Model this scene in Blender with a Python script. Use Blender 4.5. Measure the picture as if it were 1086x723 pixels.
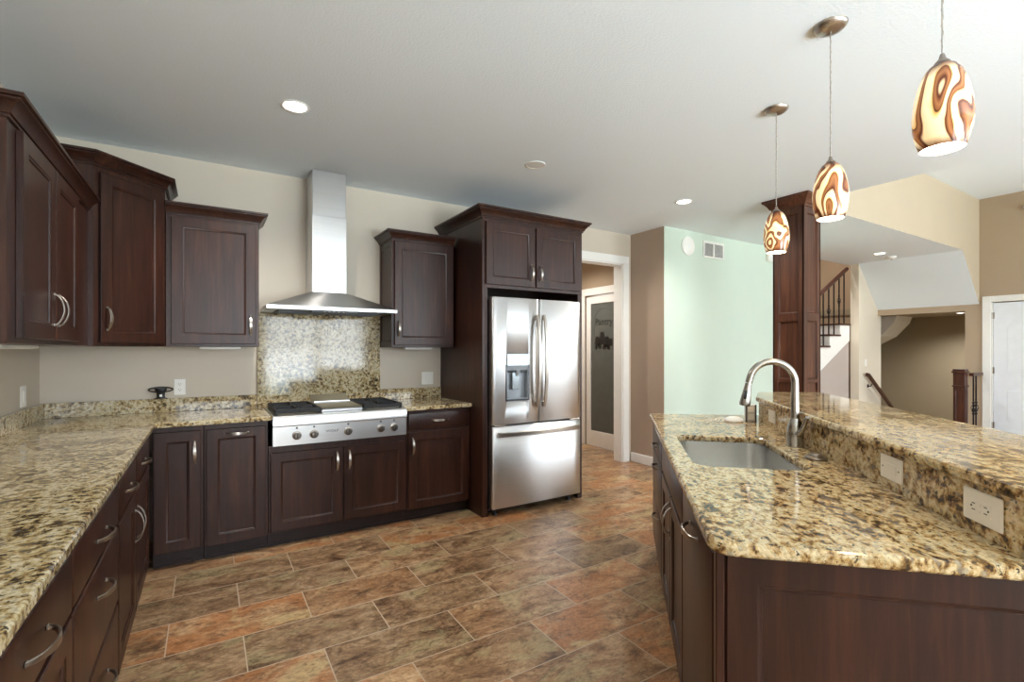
import bpy, bmesh, math, random
from math import sin, cos, pi, radians, sqrt, atan2
from mathutils import Vector, Matrix

for _o in list(bpy.data.objects):
    bpy.data.objects.remove(_o)
SC = bpy.context.scene
COL = SC.collection
random.seed(4)

# ------------------------------------------------------------------ camera
cam = bpy.data.cameras.new('camera')
cam.sensor_fit = 'HORIZONTAL'
cam.sensor_width = 36.0
cam.lens = 36.0 * 518 / 1086
cam.shift_y = 9.5 / 1086
cam.clip_start = 0.02
camo = bpy.data.objects.new('camera', cam)
COL.objects.link(camo)
camo.location = (0, 0, 1.362)
camo.rotation_euler = (pi / 2, 0, -0.5575)
SC.camera = camo

# ------------------------------------------------------------------ exposure, sky, daylight, ceiling fill
SC.view_settings.view_transform = 'Standard'
SC.view_settings.look = 'None'
SC.view_settings.exposure = 0.47
SC.view_settings.gamma = 1.0
SC.view_settings.use_curve_mapping = False
SC.cycles.max_bounces = 12
SC.cycles.diffuse_bounces = 9
SC.cycles.glossy_bounces = 4
SC.cycles.sample_clamp_indirect = 6.0
SC.cycles.caustics_reflective = False
SC.cycles.caustics_refractive = False
SC.cycles.blur_glossy = 0.5

SKY = 3.5
world = bpy.data.worlds.new('world')
SC.world = world
world.use_nodes = True
_n = world.node_tree.nodes
_n['Background'].inputs[0].default_value = (0.82, 0.92, 1.0, 1)
_n['Background'].inputs[1].default_value = SKY

# window openings in the rear wall: x0, x1, z0, z1
RW = [(-0.55, 0.75, 0.95, 2.25), (1.05, 3.3, 0.08, 2.35), (3.75, 4.65, 0.95, 2.25),
      (5.3, 7.1, 0.5, 2.9), (7.4, 9.2, 0.5, 2.9)]
REAR = -3.4
WIN_POWER = 12.5      # watts per square metre of window
for i, (x0, x1, z0, z1) in enumerate(RW):
    L = bpy.data.lights.new('window_daylight', 'AREA')
    L.shape = 'RECTANGLE'
    L.size, L.size_y = x1 - x0 - .1, z1 - z0 - .1
    L.energy = WIN_POWER * (x1 - x0) * (z1 - z0)
    L.color = (0.83, 0.92, 1.0)
    o = bpy.data.objects.new('window_daylight', L)
    COL.objects.link(o)
    o.location = ((x0 + x1) / 2, REAR - .16, (z0 + z1) / 2)
    o.rotation_euler = (radians(112), 0, 0)


# added fill lamps set outside the same windows, aimed up to brighten the ceiling
FILL_POWER = 20.0
for i, (x0, x1, z0, z1) in enumerate(RW):
    L = bpy.data.lights.new('window_ground_light', 'AREA')
    L.shape = 'RECTANGLE'
    L.size, L.size_y = x1 - x0 - .1, (z1 - z0) * .5
    L.energy = FILL_POWER * (x1 - x0) * (z1 - z0) * (1.0 if x0 < 5 else .5)
    L.color = (0.83, 0.92, 1.0)
    L.spread = radians(95)
    o = bpy.data.objects.new('window_ground_light', L)
    COL.objects.link(o)
    o.location = ((x0 + x1) / 2, REAR - .22, z0 + (z1 - z0) * .4)
    o.rotation_euler = (radians(136), 0, 0)


# ------------------------------------------------------------------ colour and node helpers
def lin(c):
    r = []
    for v in c[:3]:
        v = v / 255.0
        r.append(v / 12.92 if v <= 0.04045 else ((v + 0.055) / 1.055) ** 2.4)
    return (*r, 1.0)


class NT:
    def __init__(self, name):
        self.m = bpy.data.materials.new(name)
        self.m.use_nodes = True
        self.t = self.m.node_tree
        self.b = self.t.nodes['Principled BSDF']

    def node(self, kind, **kw):
        n = self.t.nodes.new(kind)
        for k, v in kw.items():
            if k.startswith('i_'):
                key = k[2:]
                key = int(key) if key.isdigit() else key.replace('_', ' ')
                n.inputs[key].default_value = v
            else:
                setattr(n, k, v)
        return n

    def link(self, a, b):
        self.t.links.new(a, b)

    def ramp(self, stops, src=None, interp='LINEAR'):
        n = self.t.nodes.new('ShaderNodeValToRGB')
        n.color_ramp.interpolation = interp
        e = n.color_ramp.elements
        while len(e) < len(stops):
            e.new(0.5)
        for x, (p, c) in zip(e, stops):
            x.position = p
            x.color = lin(c) if not isinstance(c, float) else (c, c, c, 1)
        if src is not None:
            self.link(src, n.inputs[0])
        return n.outputs[0]

    def coords(self, scale=(1, 1, 1), kind='Object', rand=False):
        tc = self.node('ShaderNodeTexCoord')
        mp = self.node('ShaderNodeMapping')
        mp.inputs['Scale'].default_value = scale
        self.link(tc.outputs[kind], mp.inputs[0])
        if rand:
            oi = self.node('ShaderNodeObjectInfo')
            ml = self.node('ShaderNodeMath', operation='MULTIPLY', i_1=37.0)
            self.link(oi.outputs['Random'], ml.inputs[0])
            self.link(ml.outputs[0], mp.inputs['Location'])
        return mp.outputs[0]

    def noise(self, vec, scale, detail=4, rough=.55, dist=0.0):
        n = self.node('ShaderNodeTexNoise')
        n.inputs['Scale'].default_value = scale
        n.inputs['Detail'].default_value = detail
        n.inputs['Roughness'].default_value = rough
        n.inputs['Distortion'].default_value = dist
        if vec is not None:
            self.link(vec, n.inputs['Vector'])
        return n.outputs['Fac']

    def mix(self, fac, a, b, mode='MIX'):
        n = self.node('ShaderNodeMix', data_type='RGBA', blend_type=mode)
        for v, i in ((fac, 0), (a, 6), (b, 7)):
            if hasattr(v, 'links'):
                self.link(v, n.inputs[i])
            else:
                n.inputs[i].default_value = v
        return n.outputs[2]

    def bump(self, h, strength=.1, dist=.01):
        n = self.node('ShaderNodeBump')
        n.inputs['Strength'].default_value = strength
        n.inputs['Distance'].default_value = dist
        self.link(h, n.inputs['Height'])
        self.link(n.outputs[0], self.b.inputs['Normal'])

    def set(self, **kw):
        for k, v in kw.items():
            i = self.b.inputs[k.replace('_', ' ')]
            if hasattr(v, 'links'):
                self.link(v, i)
            else:
                i.default_value = v
        return self.m


def plain(name, col, rough=.5, metal=0.0, var=.04, **kw):
    n = NT(name)
    f = n.noise(n.coords(), 9.0, 3)
    c1 = [max(0, v * (1 - var)) for v in col]
    c2 = [min(255, v * (1 + var)) for v in col]
    n.set(Base_Color=n.ramp([(.3, c1), (.7, c2)], f), Roughness=rough, Metallic=metal)
    for k, v in kw.items():
        n.set(**{k: v})
    return n.m


def paint(name, col, rough=.6, bump=.06):
    n = NT(name)
    v = n.coords()
    f = n.noise(v, 2.0, 3)
    n.set(Base_Color=n.ramp([(.3, [x * .985 for x in col]), (.7, col)], f), Roughness=rough)
    n.bump(n.noise(v, 160.0, 2), bump, .002)
    return n.m


def make_wood(name, dark, mid, light, rough=.34):
    n = NT(name)
    v = n.coords((38, 38, 2.2), rand=True)
    g = n.noise(v, 1.0, 5, .6, .6)
    v2 = n.coords((5, 5, 1.2), rand=True)
    g2 = n.noise(v2, 1.0, 3, .5, .8)
    c = n.ramp([(.25, dark), (.5, mid), (.78, light)], g)
    blotch = n.ramp([(.3, (205, 205, 205)), (.7, (255, 255, 255))], g2)
    n.set(Base_Color=n.mix(1.0, c, blotch, 'MULTIPLY'), Roughness=rough, Specular_IOR_Level=.38)
    n.bump(g, .015, .002)
    return n.m


M = {}
M['wood'] = make_wood('espresso_wood', (40, 20, 15), (57, 31, 22), (81, 46, 32))
M['wood_red'] = make_wood('walnut_wood', (62, 35, 24), (88, 52, 35), (114, 72, 50), .4)
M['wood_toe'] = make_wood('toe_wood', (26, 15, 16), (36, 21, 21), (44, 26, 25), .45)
M['wood_rail'] = make_wood('rail_wood', (52, 26, 18), (78, 41, 27), (98, 55, 36), .38)
M['ceiling'] = paint('ceiling_white', (226, 227, 224), .85, .0)
_t = NT('ceiling_textured')
_v = _t.coords()
_t.set(Base_Color=lin((236, 245, 252)), Roughness=.9)
_t.bump(_t.ramp([(.42, 0.0), (.62, 1.0)], _t.noise(_v, 85.0, 3, .5)), .17, .004)
M['ceiling'] = _t.m
M['wall'] = paint('greige_paint', (206, 195, 179))
M['wall_tan'] = paint('tan_paint', (176, 156, 132))
M['wall_brown'] = paint('brown_paint', (168, 148, 130))
M['wall_beige'] = paint('beige_paint', (196, 180, 156))
M['wall_green'] = paint('green_paint', (207, 222, 208))
M['wall_stairwell'] = paint('stairwell_paint', (160, 148, 126))
M['wall_pale'] = paint('pale_paint', (222, 212, 194))
M['wall_grey'] = paint('grey_paint', (184, 172, 164))
M['white'] = plain('white_trim', (240, 239, 235), .35, var=.01)
M['white_door'] = plain('white_door', (236, 240, 246), .4, var=.01)
M['plastic'] = plain('white_plastic', (240, 238, 232), .3, var=.01)
M['almond'] = plain('almond_plastic', (238, 233, 222), .3, var=.01)
M['dark_slot'] = plain('dark_slot', (40, 36, 32), .6)
M['black'] = plain('black_plastic', (18, 18, 20), .4)
M['iron'] = plain('cast_iron', (24, 24, 26), .55, .2)
M['wrought'] = plain('wrought_iron', (38, 30, 30), .45, .5)
M['nickel'] = plain('brushed_nickel', (180, 172, 163), .3, 1.0)
M['nickel_dark'] = plain('dark_nickel', (150, 140, 130), .3, 1.0)
M['knob_metal'] = plain('knob_metal', (112, 106, 100), .3, 1.0)
M['grey_metal'] = plain('grey_side', (70, 70, 74), .45, .6)
M['concrete'] = plain('lawn', (96, 130, 60), .9, var=.2)


def brushed(name, col, rough, aniso, horiz=True, rot=0.0):
    n = NT(name)
    v = n.coords((1.5, 1.5, 260) if horiz else (260, 260, 1.5))
    f = n.noise(v, 1.0, 3, .6)
    n.set(Base_Color=n.ramp([(.3, [x * .96 for x in col]), (.7, col)], f), Metallic=1.0,
          Roughness=rough, Anisotropic=aniso, Anisotropic_Rotation=rot)
    tg = n.node('ShaderNodeTangent', direction_type='RADIAL', axis='Z')
    n.link(tg.outputs[0], n.b.inputs['Tangent'])
    n.bump(f, .02, .001)
    return n.m


M['steel'] = brushed('stainless_steel', (214, 214, 214), .34, .88, True, .25)
M['steel_plain'] = brushed('satin_steel', (222, 222, 222), .3, .3)
M['steel_sink'] = plain('sink_steel', (232, 232, 230), .24, 1.0, .01)
M['faucet_metal'] = plain('faucet_nickel', (172, 166, 158), .24, 1.0, .01)


def make_granite(name, shift, gold):
    n = NT(name)
    tc = n.node('ShaderNodeTexCoord')
    mp = n.node('ShaderNodeMapping')
    mp.inputs['Location'].default_value = (shift, shift * 1.7, shift * .6)
    mp.inputs['Scale'].default_value = (1.25, .8, 1.0) if gold else (1, 1, 1)
    mp.inputs['Rotation'].default_value = (0, 0, .5 if gold else 0)
    n.link(tc.outputs['Object'], mp.inputs[0])
    v = mp.outputs[0]
    wn = n.node('ShaderNodeTexNoise', i_Scale=8.0, i_Detail=2.0)
    n.link(v, wn.inputs['Vector'])
    wm = n.node('ShaderNodeVectorMath', operation='SCALE')
    wm.inputs['Scale'].default_value = .05
    n.link(wn.outputs['Color'], wm.inputs[0])
    wa = n.node('ShaderNodeVectorMath', operation='ADD')
    n.link(v, wa.inputs[0])
    n.link(wm.outputs[0], wa.inputs[1])
    w = wa.outputs[0]
    big = n.noise(w, 6.0, 3, .55)
    med = n.noise(w, 44.0 if not gold else 41.0, 4, .6)
    # coarse drift makes the dark crystals gather in clumps
    sh = n.node('ShaderNodeMath', operation='MULTIPLY_ADD', i_1=.45, i_2=-.225)
    n.link(big, sh.inputs[0])
    ad = n.node('ShaderNodeMath', operation='ADD')
    n.link(med, ad.inputs[0])
    n.link(sh.outputs[0], ad.inputs[1])
    f = ad.outputs[0]
    if gold:
        stops = [(.32, (54, 42, 31)), (.37, (96, 70, 42)), (.42, (146, 112, 68)), (.47, (186, 154, 104)), (.53, (204, 180, 134)), (.60, (216, 198, 160)), (.70, (206, 182, 138))]
    else:
        stops = [(.33, (56, 47, 38)), (.375, (98, 80, 54)), (.42, (146, 122, 82)), (.475, (182, 160, 116)), (.54, (204, 188, 150)), (.62, (216, 205, 178)), (.72, (198, 180, 140))]
    base = n.ramp(stops, f)
    fine = n.noise(w, 85.0, 3, .62)
    base = n.mix(.5, base, n.ramp([(.38, (150, 140, 124)), (.52, (255, 255, 255))], fine), 'MULTIPLY')
    grey = n.ramp([(.60, 0.0), (.64, 1.0)], n.noise(w, 42.0, 3, .6))
    base = n.mix(n.mix(1.0, grey, (.55, .55, .55, 1), 'MULTIPLY'), base, lin((132, 128, 120)))
    blk = n.ramp([(.605, 0.0), (.635, 1.0)], n.noise(w, 62.0, 4, .62))
    base = n.mix(n.mix(1.0, blk, (.9, .9, .9, 1), 'MULTIPLY'), base, lin((36, 30, 26)))
    n.set(Base_Color=base, Roughness=.075, IOR=1.48)
    return n.m


M['granite'] = make_granite('granite', 0.0, False)
M['granite_gold'] = make_granite('granite_gold', 3.3, True)


def make_tile():
    n = NT('slate_tile')
    tc = n.node('ShaderNodeTexCoord')
    mp = n.node('ShaderNodeMapping')
    BWD, BHT = .6135, .308
    mp.inputs['Location'].default_value = (-.7585 + 30 * BWD, -2.653 + 40 * BHT, 0)
    n.link(tc.outputs['Object'], mp.inputs[0])
    br = n.node('ShaderNodeTexBrick', offset=.5, offset_frequency=2, squash=1.0)
    br.inputs['Color1'].default_value = (0, 0, 0, 1)
    br.inputs['Color2'].default_value = (1, 1, 1, 1)
    br.inputs['Mortar'].default_value = (.5, .5, .5, 1)
    br.inputs['Scale'].default_value = 1.0
    br.inputs['Mortar Size'].default_value = .0028
    br.inputs['Mortar Smooth'].default_value = .1
    br.inputs['Bias'].default_value = 0.0
    br.inputs['Brick Width'].default_value = BWD
    br.inputs['Row Height'].default_value = BHT
    n.link(mp.outputs[0], br.inputs['Vector'])
    rnd = br.outputs['Color']
    # every tile its own piece of slate
    sh = n.node('ShaderNodeVectorMath', operation='SCALE')
    sh.inputs['Scale'].default_value = 43.0
    n.link(rnd, sh.inputs[0])
    ad = n.node('ShaderNodeVectorMath', operation='ADD')
    n.link(mp.outputs[0], ad.inputs[0])
    n.link(sh.outputs[0], ad.inputs[1])
    st = n.node('ShaderNodeMapping')
    st.inputs['Scale'].default_value = (1.1, 1.9, 1.1)
    st.inputs['Rotation'].default_value = (0, 0, .25)
    n.link(ad.outputs[0], st.inputs[0])
    v = st.outputs[0]
    a = n.noise(v, 4.2, 10, .74, .7)
    b = n.noise(v, 9.0, 9, .76, .5)
    c = n.noise(v, 36.0, 4, .7)
    brown = n.ramp([(.36, (108, 80, 58)), (.44, (160, 124, 92)), (.52, (192, 154, 116)), (.64, (220, 188, 148))], a)
    rust = n.ramp([(.44, 0.0), (.54, 1.0)], n.noise(v, 3.0, 8, .7, .7))
    col = n.mix(n.mix(1.0, rust, n.ramp([(.30, 0.0), (.75, 0.7)], rnd), 'MULTIPLY'), brown, lin((188, 126, 78)))
    olive = n.ramp([(.54, 0.0), (.61, 1.0)], n.noise(v, 2.4, 6, .66, .6))
    col = n.mix(n.mix(1.0, olive, (.7, .7, .7, 1), 'MULTIPLY'), col, lin((204, 184, 138)))
    dark = n.ramp([(.53, 0.0), (.60, 1.0)], b)
    col = n.mix(n.mix(1.0, dark, (.6, .6, .6, 1), 'MULTIPLY'), col, lin((108, 78, 58)))
    col = n.mix(.5, col, n.ramp([(.38, (165, 160, 155)), (.58, (255, 255, 255))], c), 'MULTIPLY')
    tone = n.ramp([(0.0, (205, 205, 205)), (1.0, (255, 250, 245))], rnd)
    col = n.mix(1.0, col, tone, 'MULTIPLY')
    col = n.mix(br.outputs['Fac'], col, lin((186, 166, 142)))
    n.set(Base_Color=col, Roughness=n.ramp([(.3, .26), (.7, .42)], b), IOR=1.45)
    hb = n.mix(br.outputs['Fac'], b, (0, 0, 0, 1))
    n.bump(hb, .12, .004)
    return n.m


M['tile'] = make_tile()


def glow(name, col, strength):
    n = NT(name)
    n.set(Base_Color=lin(col), Emission_Color=lin(col), Emission_Strength=strength, Roughness=.4)
    return n.m


M['lamp'] = glow('lamp_lens', (255, 250, 240), 6.0)
M['lamp_inner'] = glow('lit_white_glass', (255, 248, 235), 1.6)
M['glass_dark'] = plain('frosted_pantry_glass', (92, 96, 93), .2, var=.03)
M['etch'] = plain('etched_mark', (22, 24, 26), .3, var=.0)
M['etch_line'] = plain('etched_line', (92, 96, 94), .4, var=.0)
M['panel_screen'] = plain('dispenser_panel', (176, 186, 192), .18, .3)
M['dispenser'] = plain('dispenser_cavity', (150, 155, 160), .3, .3)
M['paper'] = plain('satin_white', (236, 236, 234), .35, var=.01)


def make_swirl():
    n = NT('swirled_art_glass')
    v = n.coords((1, 1, .55), rand=True)
    d = n.node('ShaderNodeTexNoise', i_Scale=8.0, i_Detail=1.5)
    d.inputs['Roughness'].default_value = .45
    d.inputs['Distortion'].default_value = .5
    n.link(v, d.inputs['Vector'])
    m = n.node('ShaderNodeMath', operation='MULTIPLY', i_1=8.5)
    n.link(d.outputs['Fac'], m.inputs[0])
    f = n.node('ShaderNodeMath', operation='FRACT')
    n.link(m.outputs[0], f.inputs[0])
    c = n.ramp([(0.0, (66, 30, 14)), (.07, (126, 70, 36)), (.20, (172, 112, 66)), (.34, (150, 88, 46)), (.39, (70, 34, 16)),
                (.43, (244, 190, 104)), (.55, (255, 236, 196)), (.88, (255, 226, 172)), (.97, (112, 56, 24))], f.outputs[0])
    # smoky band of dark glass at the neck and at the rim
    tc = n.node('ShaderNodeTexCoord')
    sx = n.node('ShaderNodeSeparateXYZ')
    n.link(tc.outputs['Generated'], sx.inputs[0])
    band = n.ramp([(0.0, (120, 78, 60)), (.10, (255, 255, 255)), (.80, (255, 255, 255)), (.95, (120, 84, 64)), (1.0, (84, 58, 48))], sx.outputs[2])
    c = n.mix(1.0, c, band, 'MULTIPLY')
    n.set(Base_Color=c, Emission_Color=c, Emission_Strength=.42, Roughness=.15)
    return n.m


M['swirl'] = make_swirl()


# ------------------------------------------------------------------ object helpers
def link(o, parent=None):
    COL.objects.link(o)
    if parent is not None:
        o.parent = parent
    return o


def thing(name, label, cat, loc=(0, 0, 0), rotz=0.0, group=None, kind=None):
    o = bpy.data.objects.new(name, None)
    o.empty_display_size = .1
    link(o)
    o.location = loc
    o.rotation_euler = (0, 0, rotz)
    tag(o, label, cat, group, kind)
    return o


def tag(o, label=None, cat=None, group=None, kind=None):
    if label:
        o['label'] = label
    if cat:
        o['category'] = cat
    if group:
        o['group'] = group
    if kind:
        o['kind'] = kind
    return o


def rot2(p, a):
    return (p[0] * cos(a) - p[1] * sin(a), p[0] * sin(a) + p[1] * cos(a))


def offset_path(path, d, closed=False):
    """shift a 2-D path to its right-hand side by d, mitred"""
    n = len(path)
    out = []
    for i in range(n):
        p = Vector(path[i])
        ns = []
        if closed or i > 0:
            a = Vector(path[i - 1])
            e = (p - a)
            if e.length > 1e-9:
                e.normalize()
                ns.append(Vector((e.y, -e.x)))
        if closed or i < n - 1:
            b = Vector(path[(i + 1) % n])
            e = (b - p)
            if e.length > 1e-9:
                e.normalize()
                ns.append(Vector((e.y, -e.x)))
        if len(ns) == 2:
            m = ns[0] + ns[1]
            if m.length < 1e-6:
                m = ns[0].copy()
            m.normalize()
            k = max(.25, m.dot(ns[0]))
            out.append(p + m * (d / k))
        else:
            out.append(p + ns[0] * d)
    return [(q.x, q.y) for q in out]


def round_poly(pts, radii, seg=6):
    n = len(pts)
    out = []
    for i in range(n):
        r = radii[i] if isinstance(radii, (list, tuple)) else radii
        p = Vector(pts[i])
        if r <= 0:
            out.append((p.x, p.y))
            continue
        a = (Vector(pts[i - 1]) - p).normalized()
        b = (Vector(pts[(i + 1) % n]) - p).normalized()
        ang = a.angle(b)
        t = r / math.tan(ang / 2)
        c = p + (a + b).normalized() * (r / sin(ang / 2))
        s, e = p + a * t - c, p + b * t - c
        a0, a1 = atan2(s.y, s.x), atan2(e.y, e.x)
        da = (a1 - a0 + pi) % (2 * pi) - pi
        for k in range(seg + 1):
            t_ = a0 + da * k / seg
            out.append((c.x + r * cos(t_), c.y + r * sin(t_)))
    return out


class MB:
    def __init__(self):
        self.bm = bmesh.new()

    def box(self, x0, x1, y0, y1, z0, z1, bev=0.0, seg=1):
        r = bmesh.ops.create_cube(self.bm, size=1.0)
        vs = r['verts']
        for v in vs:
            v.co = Vector((x0 + (v.co.x + .5) * (x1 - x0), y0 + (v.co.y + .5) * (y1 - y0), z0 + (v.co.z + .5) * (z1 - z0)))
        if bev > 0:
            es = list({e for v in vs for e in v.link_edges})
            bmesh.ops.bevel(self.bm, geom=es, offset=bev, segments=seg, profile=.5, affect='EDGES')
        return self

    def rbox(self, size, mat, bev=0.0, seg=1):
        """box of given size centred at origin then placed by a 4x4"""
        r = bmesh.ops.create_cube(self.bm, size=1.0)
        vs = r['verts']
        for v in vs:
            v.co = Vector((v.co.x * size[0], v.co.y * size[1], v.co.z * size[2]))
        geo = vs
        if bev > 0:
            es = list({e for v in vs for e in v.link_edges})
            g = bmesh.ops.bevel(self.bm, geom=es, offset=bev, segments=seg, profile=.5, affect='EDGES')
            geo = list({v for f in g['faces'] for v in f.verts} | {v for v in vs if v.is_valid})
        for v in geo:
            v.co = mat @ v.co
        return self

    def loft(self, rings, cap0=True, cap1=True, closed=True):
        R = [[self.bm.verts.new(p) for p in ring] for ring in rings]
        n = len(R[0])
        for a, b in zip(R[:-1], R[1:]):
            for i in range(n if closed else n - 1):
                j = (i + 1) % n
                try:
                    self.bm.faces.new((a[i], a[j], b[j], b[i]))
                except ValueError:
                    pass
        if cap0:
            self.bm.faces.new(list(reversed(R[0])))
        if cap1:
            self.bm.faces.new(R[-1])
        return R

    def prism(self, poly, z0, z1):
        self.loft([[(x, y, z0) for x, y in poly], [(x, y, z1) for x, y in poly]])
        return self

    def prism_y(self, poly, y0, y1):
        """poly in x,z extruded along y"""
        self.loft([[(x, y0, z) for x, z in poly], [(x, y1, z) for x, z in poly]])
        return self

    def prism_x(self, poly, x0, x1):
        self.loft([[(x0, y, z) for y, z in poly], [(x1, y, z) for y, z in poly]])
        return self

    def lathe(self, prof, seg=24, c=(0, 0, 0), axis='Z', cap0=True, cap1=True):
        rings = []
        for r, h in prof:
            ring = []
            for k in range(seg):
                a = 2 * pi * k / seg
                p = (r * cos(a), r * sin(a), h)
                if axis == 'Y':
                    p = (p[0], h, p[1])
                elif axis == 'X':
                    p = (h, p[0], p[1])
                ring.append((p[0] + c[0], p[1] + c[1], p[2] + c[2]))
            rings.append(ring)
        self.loft(rings, cap0, cap1)
        return self

    def tube(self, pts, rad, seg=12, cap=True):
        P = [Vector(p) for p in pts]
        n = len(P)
        rad = rad if isinstance(rad, (list, tuple)) else [rad] * n
        T = []
        for i in range(n):
            a = P[max(0, i - 1)]
            b = P[min(n - 1, i + 1)]
            T.append((b - a).normalized())
        up = Vector((0, 0, 1)) if abs(T[0].z) < .9 else Vector((1, 0, 0))
        N = (up - T[0] * up.dot(T[0])).normalized()
        rings = []
        for i in range(n):
            if i:
                N = (N - T[i] * N.dot(T[i])).normalized()
            B = T[i].cross(N)
            rings.append([P[i] + (N * cos(2 * pi * k / seg) + B * sin(2 * pi * k / seg)) * rad[i] for k in range(seg)])
        self.loft(rings, cap, cap)
        return self

    def strap(self, pts, width, thick, wdir):
        """flat band following pts; wdir is the direction of its width"""
        P = [Vector(p) for p in pts]
        n = len(P)
        width = width if isinstance(width, (list, tuple)) else [width] * n
        W = Vector(wdir).normalized()
        rings = []
        for i in range(n):
            t = (P[min(n - 1, i + 1)] - P[max(0, i - 1)]).normalized()
            u = t.cross(W).normalized()
            w2, t2 = width[i] / 2, thick / 2
            q = min(w2, t2) * .5
            prof = [(-w2, -t2 + q), (-w2 + q, -t2), (w2 - q, -t2), (w2, -t2 + q), (w2, t2 - q), (w2 - q, t2), (-w2 + q, t2), (-w2, t2 - q)]
            rings.append([P[i] + W * a + u * b for a, b in prof])
        self.loft(rings)
        return self

    def sweep(self, path, prof, closed=False, z=0.0):
        """mitred moulding: prof = closed section of (out, height), path in plan"""
        cols = [offset_path(path, o, closed) for o, _ in prof]
        n = len(path)
        rings = [[(cols[j][i][0], cols[j][i][1], z + prof[j][1]) for j in range(len(prof))] for i in range(n)]
        if closed:
            rings.append(rings[0])
        R = self.loft(rings, not closed, not closed)
        if closed:
            bmesh.ops.remove_doubles(self.bm, verts=self.bm.verts[:], dist=1e-6)
        return self

    def slab(self, outline, holes, z0, z1, r=.008):
        """stone slab with eased edges, outline and holes counter-clockwise"""
        loops_top = []
        for loop, s in [(outline, -1)] + [(h, 1) for h in holes]:
            L = [(x, y) for x, y in loop]
            steps = [(0, z0 + r * .6), (0, z1 - r), (r * .3, z1 - r * .3), (r, z1)]
            low = offset_path(L, s * r * .5, True)
            rings = [[(x, y, z0) for x, y in low]]
            for d, z in steps:
                rings.append([(x, y, z) for x, y in offset_path(L, s * d, True)])
            if s > 0:
                rings = [list(reversed(q)) for q in rings]
            R = self.loft(rings, False, False)
            loops_top.append((R[0], R[-1]))
        for idx, nz in ((1, 1), (0, -1)):
            es = []
            for lp in loops_top:
                vs = lp[idx]
                for i in range(len(vs)):
                    e = self.bm.edges.get((vs[i], vs[(i + 1) % len(vs)]))
                    if e:
                        es.append(e)
            bmesh.ops.triangle_fill(self.bm, use_beauty=True, use_dissolve=False, edges=es, normal=(0, 0, nz))
        return self

    def build(self, name, mat, parent=None, loc=(0, 0, 0), rotz=0.0, smooth=True, recalc=True, angle=35):
        if recalc:
            bmesh.ops.recalc_face_normals(self.bm, faces=self.bm.faces[:])
        me = bpy.data.meshes.new(name)
        self.bm.to_mesh(me)
        self.bm.free()
        mats = mat if isinstance(mat, (list, tuple)) else [mat]
        for m in mats:
            me.materials.append(M[m] if isinstance(m, str) else m)
        if smooth:
            for p in me.polygons:
                p.use_smooth = True
            me.set_sharp_from_angle(angle=radians(angle))
        o = bpy.data.objects.new(name, me)
        link(o, parent)
        o.location = loc
        o.rotation_euler = (0, 0, rotz)
        return o


def struct(name, mb, mat, **kw):
    o = mb.build(name, mat, **kw)
    o['kind'] = 'structure'
    return o


def text_mesh(name, body, size, mat, parent, matrix, extrude=.0006, align='CENTER', xscale=1.0):
    cu = bpy.data.curves.new(name, 'FONT')
    cu.body = body
    cu.size = size
    cu.extrude = extrude
    cu.align_x = align
    cu.align_y = 'CENTER'
    tmp = bpy.data.objects.new(name + '_outline', cu)
    COL.objects.link(tmp)
    dg = bpy.context.evaluated_depsgraph_get()
    me = bpy.data.meshes.new_from_object(tmp.evaluated_get(dg))
    bpy.data.objects.remove(tmp)
    bpy.data.curves.remove(cu)
    me.transform(matrix @ Matrix.Diagonal((xscale, 1, 1, 1)))
    me.materials.clear()
    me.materials.append(M[mat])
    me.name = name
    o = bpy.data.objects.new(name, me)
    return link(o, parent)


# text lying in the x-z plane facing -y
FACE_Y = Matrix.Rotation(pi / 2, 4, 'X')

# ------------------------------------------------------------------ setting
H = 2.775
XL = -.928
YB = 4.33
BX = 9.75                     # wall on the far right
b = MB()
b.box(XL - .12, 9.95, REAR - .12, 6.1, -.1, 0)
struct('floor', b, 'tile', smooth=False)

b = MB()
b.box(XL - .12, 4.87, REAR - .12, 6.1, H, H + .12)
b.box(4.87, 7.0, 2.61, 6.1, H, H + .12)
b.box(7.0, BX, 2.61, 3.94, H, H + .12)
struct('ceiling', b, 'ceiling', smooth=False)
b = MB()
b.box(4.87, BX + .12, REAR - .12, 2.49, 3.6, 3.72)
struct('ceiling_great_room', b, 'ceiling', smooth=False)
b = MB()
b.box(4.77, 4.87, REAR - .12, 2.49, H + .12, 3.6)
struct('wall_upper_step', b, 'wall_beige', smooth=False)

b = MB()
b.box(XL - .12, XL, REAR, YB + .14, 0, H)
struct('wall_left', b, 'wall', smooth=False)

OX0, OX1, OZ = 3.46, 4.285, 2.405
b = MB()
b.box(XL, OX0, YB, YB + .14, 0, H)
b.box(OX0, OX1, YB, YB + .14, OZ, H)
b.box(OX1, 4.42, YB, YB + .14, 0, H)
struct('wall_back', b, 'wall', smooth=False)

b = MB()
b.prism([(4.42, YB + .14), (4.42, 3.81), (7.0, 3.81), (7.0, 3.93), (4.56, 3.93), (4.56, YB + .14)], 0, H)
o = struct('wall_right', b, ['wall_brown', 'wall_green'], smooth=False)
for p in o.data.polygons:
    if p.normal.y < -.5:
        p.material_index = 1

# wall and door of the pantry, seen through the cased opening
PX = 4.63
b = MB()
b.box(PX, PX + .12, YB + .14, 4.70, 0, H)
b.box(PX, PX + .12, 5.43, 6.0, 0, H)
b.box(PX, PX + .12, 4.70, 5.43, 2.13, H)
struct('wall_pantry', b, 'wall_tan', smooth=False)
b = MB()
b.box(2.95, PX + .12, 6.0, 6.1, 0, H)
b.box(2.85, 2.95, YB + .14, 6.1, 0, H)
struct('wall_passage', b, 'wall_tan', smooth=False)

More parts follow.
